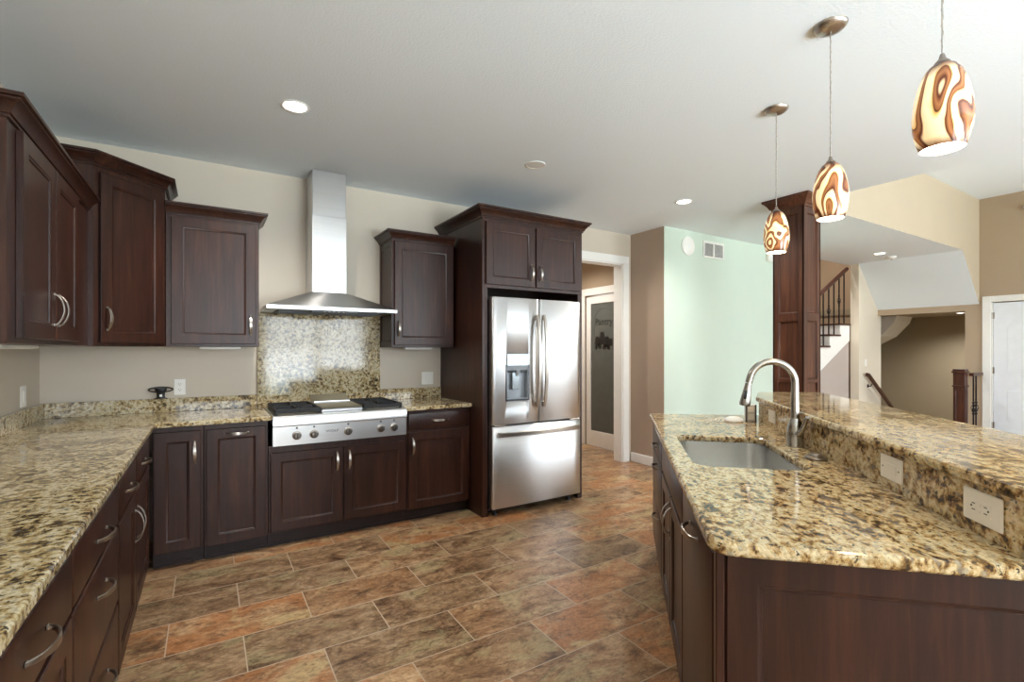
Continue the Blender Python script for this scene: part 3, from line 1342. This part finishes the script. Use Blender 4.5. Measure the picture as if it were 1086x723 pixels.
b.loft([rect3(0, hw, fy, -.002, hz), rect3(0, hw, fy, -.002, hz + .026), rect3(.006, hw - .006, fy + .006, -.002, hz + .029),
        rect3(c0 - .004, c1 + .004, cyf - .004, -.002, 1.815)], True, True)
b.build('canopy', 'steel', r, angle=20)
b = MB()
b.box(c0, c1, cyf, -.002, 1.8155, 2.42, .002)
b.box(c0 + .004, c1 - .004, cyf + .004, -.002, 2.42, H - .001, .002)
b.build('chimney', 'steel_plain', r)
b = MB()
b.box(.30, .64, fy + .012, fy + .06, hz - .018, hz - .0005, .002)
cp = b.build('control_panel', 'black', r)
for k in range(5):
    b = MB()
    b.lathe([(.008, fy + .0125), (.008, fy + .009), (.006, fy + .008)], 12, (.39 + .035 * k, 0, hz - .0095), 'Y')
    for v in b.bm.verts:
        v.co.z = hz - .0095 + (v.co.z - (hz - .0095)) * .4
    b.build('button', 'nickel_dark', cp)
for k in range(2):
    b = MB()
    x = .08 + .40 * k
    b.box(x, x + .37, fy + .08, -.06, hz - .007, hz - .0005, .002)
    for j in range(9):
        b.box(x + .02, x + .35, fy + .10 + j * .036, fy + .112 + j * .036, hz - .010, hz - .007)
    b.build('filter', 'grey_metal', r)

# ------------------------------------------------------------------ outlets, switches
def outlet(name, label, loc, rotz, kind='duplex', w=.072, h=.118, mat='plastic', cat='outlet', group='wall plates'):
    r = thing(name, label, cat, loc, rotz, group)
    b = MB()
    b.box(-w / 2, w / 2, -.006, -.0005, -h / 2, h / 2, .003)
    b.build('plate', mat, r)
    if kind == 'duplex':
        for s in (-1, 1):
            b = MB()
            pl = round_poly([(-.017, s * .020 - .014), (.017, s * .020 - .014), (.017, s * .020 + .014), (-.017, s * .020 + .014)], .007, 4)
            b.prism_y(pl, -.0085, -.0055)
            rc = b.build('receptacle', mat, r)
            b = MB()
            b.box(-.008, -.006, -.0092, -.008, s * .020 - .002, s * .020 + .007)
            b.box(.006, .008, -.0092, -.008, s * .020 - .002, s * .020 + .007)
            b.lathe([(.0025, -.0092), (.0025, -.008)], 8, (0, 0, s * .020 - .008), 'Y')
            b.build('slot', 'dark_slot', rc)
    elif kind == 'wide':       # receptacle lying sideways
        b = MB()
        b.box(-.034, .034, -.009, -.0055, -.0165, .0165, .001)
        rc = b.build('receptacle', mat, r)
        for s in (-1, 1):
            b = MB()
            b.box(s * .020 - .006, s * .020 + .004, -.0098, -.0085, -.009, -.007)
            b.box(s * .020 - .006, s * .020 + .004, -.0098, -.0085, .006, .008)
            b.lathe([(.0026, -.0098), (.0026, -.0085)], 8, (s * .020 + .008 * s, 0, 0), 'Y')
            b.build('slot', 'dark_slot', rc)
        b = MB()
        b.box(-.004, .004, -.0105, -.0085, -.012, -.004, .0005)
        b.box(-.004, .004, -.0105, -.0085, .003, .011, .0005)
        b.build('test_button', mat, rc)
    elif kind == 'blank':
        for s in (-1, 1):
            b = MB()
            b.lathe([(.0028, -.0075), (.0028, -.0055)], 10, (s * w * .36, 0, 0), 'Y')
            b.build('screw', 'nickel_dark', r)
        b = MB()
        b.box(-.033, .033, -.0075, -.0055, -.0155, .0155, .001)
        b.build('insert', mat, r)
    else:                      # rocker switch
        b = MB()
        b.box(-.016, .016, -.0095, -.0055, -.033, .033, .001)
        b.build('rocker', mat, r)
    return r


outlet('wall_outlet', 'white duplex outlet on the wall above the corner worktop, beside the black bracket', (-.172, YB, 1.092), 0)
outlet('light_switch', 'white square switch plate on the wall just left of the fridge panel', (1.757, YB, 1.097), 0, 'rocker', .118, .118, cat='switch')
outlet('light_switch', 'white switch plate on the left wall above the granite', (XL, 3.98, 1.087), pi / 2, 'rocker', .10, .125, cat='switch')

# black bracket on the granite ledge
r = thing('ring_bracket', 'small black bracket with an oval ring on the backsplash ledge in the corner', 'bracket', (-.283, YB - .035, 1.0125))
b = MB()
b.lathe([(.038, 0), (.038, .005), (.026, .008), (.023, .02), (.026, .050), (.036, .064), (.036, .075)], 20)
for v in b.bm.verts:
    v.co.y *= .42
b.build('stem', 'black', r)
b = MB()
pts = [(.070 * cos(2 * pi * k / 24), .022 * sin(2 * pi * k / 24) - .005, .066 + .016 * sin(2 * pi * k / 24)) for k in range(25)]
b.tube(pts, .005, 8, False)
b.build('ring', 'black', r)
b = MB()
b.box(-.008, .008, -.0135, -.0105, .016, .032, .001)
b.build('tag', 'paper', r)

# ------------------------------------------------------------------ island
PH = radians(44.4)
ES = Vector((sin(PH), cos(PH)))
EO = Vector((cos(PH), -sin(PH)))


def IS(s, o, z=0.0):
    p = ES * s + EO * o
    return (p.x, p.y, z)


RF = -pi / 2 - PH              # fronts that look to the cooking side; local x runs towards -s
FO = .222


def island_unit(label, s0, s1, fronts, **kw):
    """fronts given in s; local x = s1 - s"""
    fr = []
    for f in fronts:
        g = (f[0], s1 - f[2], s1 - f[1], f[3], f[4])
        if len(f) > 5:
            g += ((s1 - f[5][0], f[5][1], f[5][2]),)
        fr.append(g)
    return base_cabinet(label, IS(s1, FO), RF, s1 - s0, .60, zt, fr, **kw)


r = island_unit('flat dark wood panel-front dishwasher with one pull handle at the near island end', 1.266, 1.868, [], cat='dishwasher', name='dishwasher', group='island cabinets')
pn = slab_mesh(.572, .765, .022, .004).build('door', 'wood', r, (.020, -.002, .10))
bow_pull(pn, .286, .715, .15, False)
r = island_unit('dark wood sink cabinet with two doors in the island', 1.872, 2.778, [
    ('door', 1.884, 2.318, .105, .695, (2.285, .585, True)), ('door', 2.330, 2.766, .105, .695, (2.363, .585, True)),
    ('drawer', 1.884, 2.766, .712, .856)], group='island cabinets', open_top=True)
island_unit('dark wood drawer cabinet at the far end of the island', 2.782, 3.52, [
    ('drawer', 2.794, 3.508, .712, .856, (3.05, .79, False)), ('drawer', 2.794, 3.508, .415, .698, (3.05, .665, False)),
    ('drawer', 2.794, 3.508, .105, .400, (3.05, .365, False))], group='island cabinets')

# near end panel of the island
r = thing('end_panel', 'dark wood framed end panel of the island facing the camera', 'panel', IS(1.237, FO), -PH)
b = MB()
pw = .99 - FO
fr_, ht = .075, zt
b.box(.018, pw, .010, .025, 0, ht)
b.build('backing', 'wood', r)
pm = shaker_mesh(pw - .03, ht, .0105, .068, .009)
pm.build('framed_panel', 'wood', r, (.024, -.0005, 0))
b = MB()
b.box(0, .020, -.002, .027, 0, ht, .003)
b.build('corner_post', 'wood', r)

# knee wall carrying the raised bar
r = thing('bar_knee_wall', 'granite faced knee wall rising behind the island sink', 'wall', IS(1.24, .848), -PH)
b = MB()
b.prism([(.0225, .024), (.14, .024), (.14, 2.42), (.118, 2.42), (.0225, 2.085)], 0, 1.039)
b.build('core', 'wood', r)
b = MB()
b.box(.0, .020, .0, 2.075, .9142, 1.0395, .001)
b.build('granite_facing', 'granite_gold', r)
b = MB()
q0, q1 = Vector((.0, 2.0755)), Vector((.10, 2.42))
dq = (q1 - q0).normalized()
nq = Vector((dq.y, -dq.x))
b.prism([tuple(q0), tuple(q1), tuple(q1 + nq * .018), tuple(q0 + nq * .018)], .9142, 1.0395)
b.build('angled_facing', 'granite_gold', r)

# island worktop with the sink cut-out
r = thing('island_countertop', 'gold speckled granite island worktop around the undermount sink', 'countertop', IS(1.21, .207, .884), -PH)
out = [(0, 0), (.656, 0), (.656, 2.10), (.735, 2.44), (-.002, 2.37)]
out = round_poly(out, [.055, .0, 0, 0, .02], 8)
sk = [(.082, .80), (.495, .80), (.495, 1.50), (.082, 1.50)]
hole = round_poly(sk, [.07, .07, .07, .07], 8)
b = MB()
b.slab(out, [hole], 0, .03, .009)
b.build('worktop', 'granite_gold', r, angle=12)

# sink bowl
r = thing('sink', 'undermount stainless single bowl sink in the island worktop', 'sink', IS(1.21, .207, 0), -PH)
outer = round_poly([(.074, .792), (.503, .792), (.503, 1.508), (.074, 1.508)], .075, 8)
b = MB()


def ring(d, z):
    return [(x, y, z) for x, y in offset_path(outer, -d, True)]


flange = [(x, y, .8825) for x, y in offset_path(outer, .02, True)]
b.loft([flange, ring(0, .8825), ring(.004, .70), ring(.012, .672), ring(.035, .658)], False, True)
for f in b.bm.faces:
    pass
sb = b.build('bowl', 'steel_sink', r)
b = MB()
b.lathe([(.045, .6585), (.045, .661), (.036, .661), (.030, .657), (.0, .657)], 24, (.29, 1.15, 0), cap1=False)
b.build('drain', 'nickel', r)

# raised bar top
r = thing('bar_top', 'long raised granite bar top behind the island sink', 'bar top', IS(1.19, .825, 1.04), -PH)
out = [(0, 0), (.53, 0), (.535, 2.59), (.11, 2.50), (.005, 2.12)]
out = round_poly(out, [.03, .06, .06, .05, .0], 8)
b = MB()
b.slab(out, [], 0, .03, .010)
b.build('slab', 'granite_gold', r, angle=12)

# faucet
r = thing('faucet', 'brushed nickel gooseneck pull-down faucet beside the sink', 'faucet', IS(2.50, .795, .9145), -PH)
b = MB()
b.lathe([(.038, 0), (.038, .004), (.0365, .008), (.036, .06), (.035, .085), (.027, .112), (.0195, .13)], 28)
b.build('base', 'faucet_metal', r)
b = MB()
pts = [(0, 0, .125), (0, 0, .20), (0, 0, .295)]
R_ = .098
for k in range(1, 19):
    a = pi * k / 20
    pts.append((-R_ + R_ * cos(a), 0, .295 + R_ * sin(a)))
pts.append((-2 * R_ - .004, 0, .292))
b.tube(pts, [.0190, .0178] + [.0158] * (len(pts) - 2), 18)
b.build('spout', 'faucet_metal', r)
b = MB()
d0 = Vector((-2 * R_ - .0045, 0, .2905))
dr_ = Vector((-.16, 0, -.987)).normalized()
hd = [(0, .0145), (.012, .0152), (.035, .0175), (.075, .0225), (.10, .0245), (.108, .023)]
b.tube([d0 + dr_ * t for t, _ in hd], [q for _, q in hd], 20)
sh = b.build('spray_head', 'faucet_metal', r)
b = MB()
bt = d0 + dr_ * .055
b.rbox((.012, .016, .042), Matrix.Translation(bt + Vector((-.008, -.017, 0))) @ Matrix.Rotation(.16, 4, 'Y'), .004, 2)
b.build('button', 'black', sh)
b = MB()
b.tube([(0, -.02, .062), (.006, -.04, .066), (.012, -.058, .085), (.016, -.072, .115), (.02, -.082, .138), (.022, -.088, .146)],
       [.016, .014, .011, .0095, .0085, .0075], 14)
b.lathe([(.022, 0), (.022, .012)], 18, (0, -.03, .062), 'Y')
b.build('lever', 'faucet_metal', r)

# sink button / stopper disc
r = thing('sink_stopper', 'round nickel sink stopper resting on the granite beside the faucet', 'sink stopper', IS(2.225, .785, .9145), -PH)
b = MB()
b.lathe([(.040, 0), (.043, .004), (.041, .010), (.028, .014)], 28)
b.build('rim', 'nickel_dark', r)
b = MB()
b.lathe([(.024, .0145), (.024, .020), (.020, .024), (.0, .025)], 24, cap1=False)
b.build('cap', 'nickel', r)

# outlets set sideways in the granite facing
for lbl, s, kd, w, h in [('almond plate with outlet set sideways in the granite riser, nearest the camera', 1.380, 'wide', .130, .078),
                         ('almond blank plate in the granite riser between faucet and near outlet', 1.780, 'blank', .128, .076),
                         ('almond plate in the granite riser at the far end behind the faucet', 3.03, 'blank', .125, .072)]:
    outlet('wall_outlet', lbl, IS(s, .848, .984), RF, kd, w, h, 'almond', group='plates in the granite riser')

# white charger puck with its thin cables and a small grey box at the far end
r = thing('charger', 'white plastic charger puck with thin cables on the far end of the worktop', 'charger', IS(3.30, .70, .9145), -PH)
b = MB()
b.lathe([(.055, 0), (.058, .006), (.05, .018), (.03, .028), (.0, .031)], 24, cap1=False)
b.build('puck', 'plastic', r)
for sgn, ph in ((1, 0.0), (-1, 1.2)):
    b = MB()
    pts = [(-.05 - .006 * k + .015 * sin(k * .7 + ph), .012 * k * sgn * .3 + .04 * sin(k * .45 + ph), .004 + .012 * max(0, sin(k * .5))) for k in range(22)]
    b.tube(pts, .0018, 6)
    b.build('cable', 'paper', r)
r = thing('outlet_box', 'small steel outlet box standing at the far end of the granite riser', 'outlet', IS(3.31, .775, .9145), -PH)
b = MB()
b.box(0, .055, 0, .05, 0, .105, .003)
b.build('box', 'steel_plain', r)
b = MB()
b.box(.010, .045, -.003, 0, .012, .048, .002)
b.box(.010, .045, -.003, 0, .057, .093, .002)
b.build('socket_face', 'almond', r)
b = MB()
b.box(-.003, .004, -.004, .0, 0, .105)
b.box(.051, .058, -.004, .0, 0, .105)
b.build('edge_strip', 'black', r)

# ------------------------------------------------------------------ wood clad column
r = thing('column', 'dark wood panelled column with crown rising behind the bar end to the ceiling', 'column', (4.57, 2.346, 0), kind='thing')
cs = .288
b = MB()
b.box(.0165, cs - .0165, .0165, cs - .0165, 0, H - .001)
b.build('core', 'wood_red', r)


def col_face(rz, loc):
    b = MB()
    w, st, t = cs, .052, .017
    b.box(0, st, 0, t, 0, H - .09, .002)
    b.box(w - st, w, 0, t, 0, H - .09, .002)
    for z0, z1 in ((0, .14), (.86, .94), (1.06, 1.09), (1.63, 1.70), (H - .16, H - .09)):
        b.box(st, w - st, 0, t, z0, z1, .002)
    for z0, z1 in ((.14, .86), (1.09, 1.63), (1.70, H - .16)):
        rings = []
        for d, y in ((0, .001), (.004, .001), (.012, .0155)):
            rings.append([(st + d, y, z0 + d), (w - st - d, y, z0 + d), (w - st - d, y, z1 - d), (st + d, y, z1 - d)])
        b.loft(rings, False, True)
    return b.build('panel_face', 'wood_red', r, loc, rz)


col_face(0, (0, 0, 0))
col_face(-pi / 2, (0, cs, 0))
col_face(pi / 2, (cs, 0, 0))
col_face(pi, (cs, cs, 0))
b = MB()
b.sweep([(0, 0), (cs, 0), (cs, cs), (0, cs)], [(0, 0), (.010, 0), (.010, .018), (.022, .024), (.034, .05), (.058, .078), (.070, .086), (.070, .105), (0, .105)], True, H - .107)
b.build('crown_moulding', 'wood_red', r)

# ------------------------------------------------------------------ pendants
def pendant(label, s, power):
    r = thing('pendant_light', label, 'pendant light', IS(s, .895, H), -PH, 'pendants over the island')
    b = MB()
    b.lathe([(.001, -.032), (.022, -.031), (.05, -.022), (.062, -.010), (.065, -.001), (.065, -.0005)], 32)
    b.build('canopy', 'nickel', r)
    b = MB()
    ztop = -.60
    b.tube([(0, 0, -.031), (0, 0, ztop + .026)], .0022, 8)
    b.tube([(.0024 * cos(k * .9), .0024 * sin(k * .9), -.032 - k * (-.034 - ztop) / 90) for k in range(90)], .001, 5)
    b.build('cord', 'nickel', r)
    b = MB()
    b.lathe([(.005, .028), (.009, .014), (.018, .004), (.020, 0)], 18, (0, 0, ztop))
    b.build('cap', 'nickel_dark', r)
    prof = [(.018, 0), (.032, -.010), (.045, -.030), (.057, -.065), (.065, -.105), (.0685, -.145), (.067, -.180), (.060, -.215), (.052, -.242)]
    b = MB()
    b.lathe([(q, ztop + h) for q, h in prof], 36, cap0=True, cap1=False)
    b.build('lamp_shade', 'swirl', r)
    b = MB()
    b.lathe([(.052, ztop - .242), (.049, ztop - .242)] + [(q - .004, ztop + h) for q, h in reversed(prof[2:-1])], 36, cap0=False, cap1=True)
    b.build('inner_glass', 'lamp_inner', r)
    b = MB()
    b.lathe([(.012, ztop - .045), (.014, ztop - .07), (.026, ztop - .11), (.030, ztop - .135), (.024, ztop - .16), (.008, ztop - .17)], 18)
    b.build('bulb', 'lamp', r)
    L = bpy.data.lights.new('pendant_bulb', 'POINT')
    L.energy = power
    L.color = (1.0, .86, .66)
    L.shadow_soft_size = .03
    lo = bpy.data.objects.new('pendant_bulb', L)
    link(lo, r)
    lo.location = (0, 0, ztop - .20)
    return r


pendant('swirled amber glass pendant furthest along the island, beside the column', 3.130, 2.0)
pendant('swirled amber glass pendant in the middle of the row over the island', 2.375, 2.0)
pendant('swirled amber glass pendant nearest the camera, largest in view', 1.620, 2.0)


# ------------------------------------------------------------------ ceiling lights and fittings
def downlight(label, x, y, z, power, rad=.078, group='recessed ceiling lights', lit=True):
    r = thing('recessed_light', label, 'ceiling light', (x, y, z), 0, group)
    b = MB()
    b.lathe([(rad, -.0005), (rad, -.004), (rad * .86, -.006), (rad * .80, -.003)], 32, cap0=True, cap1=False)
    b.build('trim_ring', 'white', r)
    b = MB()
    b.lathe([(rad * .80, -.0035), (rad * .4, -.0045), (.001, -.005)], 28, cap0=False, cap1=True)
    b.build('lens', 'lamp' if lit else 'paper', r)
    if not lit:
        return r
    L = bpy.data.lights.new('downlight', 'SPOT')
    L.energy = power
    L.color = (1, .95, .88)
    L.spot_size = radians(150)
    L.spot_blend = .8
    L.shadow_soft_size = .05
    lo = bpy.data.objects.new('downlight', L)
    link(lo, r)
    lo.location = (0, 0, -.012)
    return r


downlight('recessed ceiling light above the cooktop run, left', .431, 3.07, H, 105)
downlight('unlit recessed ceiling light in front of the fridge cabinet', 2.124, 3.07, H, 0, lit=False)
downlight('recessed ceiling light beyond the fridge, by the green wall', 3.85, 3.08, H, 100)
downlight('recessed ceiling light in the hall beyond the column', 8.35, 3.22, H, 60)
downlight('small recessed light in the low ceiling over the basement stairs', 11.0, 3.05, 2.0, 130, .07)

downlight('recessed ceiling light in the pantry passage behind the opening', 3.8, 5.2, H, 110)

downlight('added fill downlight at the top of the stairwell', 8.3, 4.4, 4.2, 160)  # lamp added to brighten the enclosed stairwell
r = thing('smoke_detector', 'white smoke detector on the hall ceiling beside the recessed light', 'smoke detector', (8.78, 3.24, H))
b = MB()
b.lathe([(.07, -.0005), (.07, -.02), (.055, -.034), (.02, -.040), (.001, -.040)], 28)
b.build('housing', 'plastic', r)
b = MB()
b.lathe([(.012, -.0405), (.010, -.046), (.001, -.047)], 12, (.02, .0, 0))
b.build('button', 'grey_metal', r)

GY = 3.81
r = thing('round_wall_plate', 'round white disc mounted high on the green wall', 'wall fitting', (4.825, GY, 2.592))
b = MB()
b.lathe([(.112, -.0005), (.112, -.016), (.10, -.024), (.05, -.028), (.001, -.028)], 36, axis='Y')
b.build('disc', 'plastic', r)
b = MB()
b.lathe([(.03, -.0285), (.03, -.032), (.026, -.033)], 24, axis='Y')
b.build('centre_ring', 'paper', r)
r = thing('air_vent', 'white two panel air return grille on the green wall', 'vent', (5.31, GY, 2.592))
b = MB()
w, h = .40, .20
b.box(-w / 2, w / 2, -.012, -.0005, h / 2 - .022, h / 2, .002)
b.box(-w / 2, w / 2, -.012, -.0005, -h / 2, -h / 2 + .022, .002)
b.box(-w / 2, -w / 2 + .022, -.012, -.0005, -h / 2 + .022, h / 2 - .022, .002)
b.box(w / 2 - .022, w / 2, -.012, -.0005, -h / 2 + .022, h / 2 - .022, .002)
b.box(-.012, .012, -.012, -.0005, -h / 2 + .022, h / 2 - .022, .002)
b.build('frame', 'white', r)
b = MB()
b.box(-w / 2 + .02, w / 2 - .02, -.003, -.001, -h / 2 + .02, h / 2 - .02)
b.build('backing', 'grey_metal', r)
b = MB()
for k in range(13):
    z = -h / 2 + .03 + k * .0117
    b.prism_x([(-.010, z), (-.009, z - .001), (-.003, z + .006), (-.004, z + .007)], -w / 2 + .022, w / 2 - .022)
b.build('louvre', 'white', r)
r = thing('door_chime', 'white door chime box on the green wall beside the column', 'door chime', (6.50, GY, 2.885 - .2))
b = MB()
b.box(-.06, .06, -.045, -.0005, -.12, .10, .006, 2)
b.build('cover', 'plastic', r)
b = MB()
b.box(-.04, .04, -.047, -.045, -.10, -.02, .001)
b.build('grille', 'paper', r)
r = thing('motion_sensor', 'small white round sensor high on the tan wall at far right', 'sensor', (BX, 1.965, 3.36), pi / 2 + pi)
b = MB()
b.lathe([(.06, -.0005), (.06, -.03), (.04, -.06), (.001, -.066)], 24, axis='Y')
b.build('housing', 'plastic', r)
b = MB()
b.lathe([(.02, -.062), (.016, -.072), (.001, -.074)], 16, axis='Y')
b.build('lens', 'grey_metal', r)
outlet('light_switch', 'white light switch on the pale stair end wall in the hall', (9.30, AY, 1.15), 0, 'rocker', cat='switch')

# ------------------------------------------------------------------ stairs going up
SY = 3.925
r = thing('staircase', 'white skirted staircase with dark treads and iron balusters behind the column', 'staircase', (7.2, SY, 0))
run, rise = .335, .182
zfirst = 1.43 - rise * 3       # tread tops: step 4 carries X about 8.05
xs0 = 8.03 - 7.2 - run * 3
nst = 6
tops = []
for k in range(-2, nst):
    tops.append((xs0 + run * k, zfirst + rise * k))
tops = [(x, z) for x, z in tops if x > -.05 and x < 1.85]
sk_poly = []
for x, z in tops:
    sk_poly += [(x + .02, z - rise + .0), (x + .02, z - .03)]
sk_poly.append((tops[-1][0] + run + .0, tops[-1][1] - .03))
xe = tops[-1][0] + run
ze = tops[-1][1]
sk_poly += [(xe, ze - .28), (tops[0][0] + .02, tops[0][1] - rise - .28 + .06)]
b = MB()
b.prism_y(sk_poly, -.012, -.001)
b.build('skirt_board', 'white', r)
for i, (x, z) in enumerate(tops):
    b = MB()
    b.box(x - .005, x + run + .018, -.03, 1.0, z - .028, z, .005, 2)
    b.build('tread', 'wood_rail', r)
    b = MB()
    b.box(x + .02, x + .035, .0, 1.0, z - rise, z - .029)
    b.build('riser', 'white', r)
b = MB()
wp = [(-.08, 0), (xe, 0), (xe, ze - .285), (tops[0][0] + .02, tops[0][1] - rise - .225), (-.08, max(.05, tops[0][1] - rise - .225))]
b.prism_y(wp, .0, .02)
b.build('under_stair_wall', 'wall_grey', r)

b = MB()
b.box(-.075, tops[0][0] + .015, .022, 1.0, tops[0][1] - rise - .15, tops[0][1] - rise)
b.build('landing', 'wood_rail', r)
r2 = r
RY = .03


def rail_z(x):
    return 2.185 + (x - .87) * rise / run


b = MB()
x0, x1 = tops[0][0] + .1, 1.846
dx = Vector((x1 - x0, 0, rail_z(x1) - rail_z(x0)))
b.strap([(x0, RY, rail_z(x0)), (x1, RY, rail_z(x1))], .055, .06, (0, 1, 0))
b.build('handrail', 'wood_rail', r2)
k = 0
for x, z in tops:
    for q in (.08, .245):
        xb = x + q
        if xb > 1.82:
            continue
        zt_ = rail_z(xb) - .03
        b = MB()
        b.box(xb - .008, xb + .008, RY - .008, RY + .008, z, zt_)
        if k % 2 == 0:
            zm = (z + zt_) / 2
            b.lathe([(.010, -.09), (.017, -.075), (.010, -.06)], 8, (xb, RY, zm))
            b.lathe([(.010, .06), (.017, .075), (.010, .09)], 8, (xb, RY, zm))
            for a in range(4):
                pp = []
                for j in range(9):
                    t = j / 8
                    an = a * pi / 2 + t * pi
                    pp.append((xb + .026 * sin(pi * t) * cos(an), RY + .026 * sin(pi * t) * sin(an), zm - .06 + .12 * t))
                b.tube(pp, .004, 6)
        b.build('baluster', 'wrought', r2)
        k += 1

# handrail down to the basement on the pale wall
r = thing('wall_handrail', 'dark wood handrail descending along the pale wall towards the basement', 'handrail', (9.20, AY - .06, 0))
b = MB()
b.strap([(0, 0, .955), (.05, 0, .955), (1.05, 0, .28)], .045, .06, (0, 1, 0))
b.build('rail', 'wood_rail', r)
for x, z in ((.18, .83), (.85, .38)):
    b = MB()
    b.tube([(x, .058, z - .07), (x, .02, z - .075), (x, 0, z - .03)], .008, 8)
    b.lathe([(.03, .0595), (.03, .053), (.012, .048)], 16, (x, 0, z - .07), 'Y')
    b.build('bracket', 'wrought', r)

# newel post with short guard rail to the pier
r = thing('newel_post', 'square dark wood newel post at the top of the basement stairs', 'newel post', (9.20, 2.505, 0))
nw = .13
b = MB()
b.box(0, nw, 0, nw, 0, 1.03, .003)
b.build('shaft', 'wood_rail', r)
for nm, o_, z0, z1 in (('cap', .016, 1.03, 1.055), ('cap_top', .004, 1.055, 1.085), ('collar', .012, .83, .85), ('plinth', .014, 0, .16)):
    b = MB()
    b.box(-o_, nw + o_, -o_, nw + o_, z0, z1, .005)
    b.build(nm, 'wood_rail', r)
for rz, lc in ((-pi / 2, (0, nw, 0)), (0, (0, 0, 0))):
    b = MB()
    rings = []
    for d, y in ((0, -.0002), (.0, -.006), (.012, -.006), (.018, -.001)):
        rings.append([(.02 + d, y, .22 + d), (nw - .02 - d, y, .22 + d), (nw - .02 - d, y, .80 - d), (.02 + d, y, .80 - d)])
    b.loft(rings, False, True)
    b.build('panel', 'wood_rail', r, lc, rz)
r = thing('guard_rail', 'short iron baluster guard rail between newel post and tan pier', 'railing', (9.335, 2.47, 0))
b = MB()
b.box(0, .412, -.028, .028, .985, 1.03, .006)
b.build('top_rail', 'wood_rail', r)
for x in (.09, .20):
    b = MB()
    b.box(x - .008, x + .008, -.008, .008, 0, .985)
    b.lathe([(.010, .42), (.02, .435), (.010, .45)], 8, (x, 0, 0))
    b.lathe([(.010, .58), (.02, .595), (.010, .61)], 8, (x, 0, 0))
    for a in range(4):
        pp = []
        for j in range(9):
            t = j / 8
            an = a * pi / 2 + t * pi
            pp.append((x + .028 * sin(pi * t) * cos(an), .028 * sin(pi * t) * sin(an), .45 + .13 * t))
        b.tube(pp, .004, 6)
    b.build('baluster', 'wrought', r)
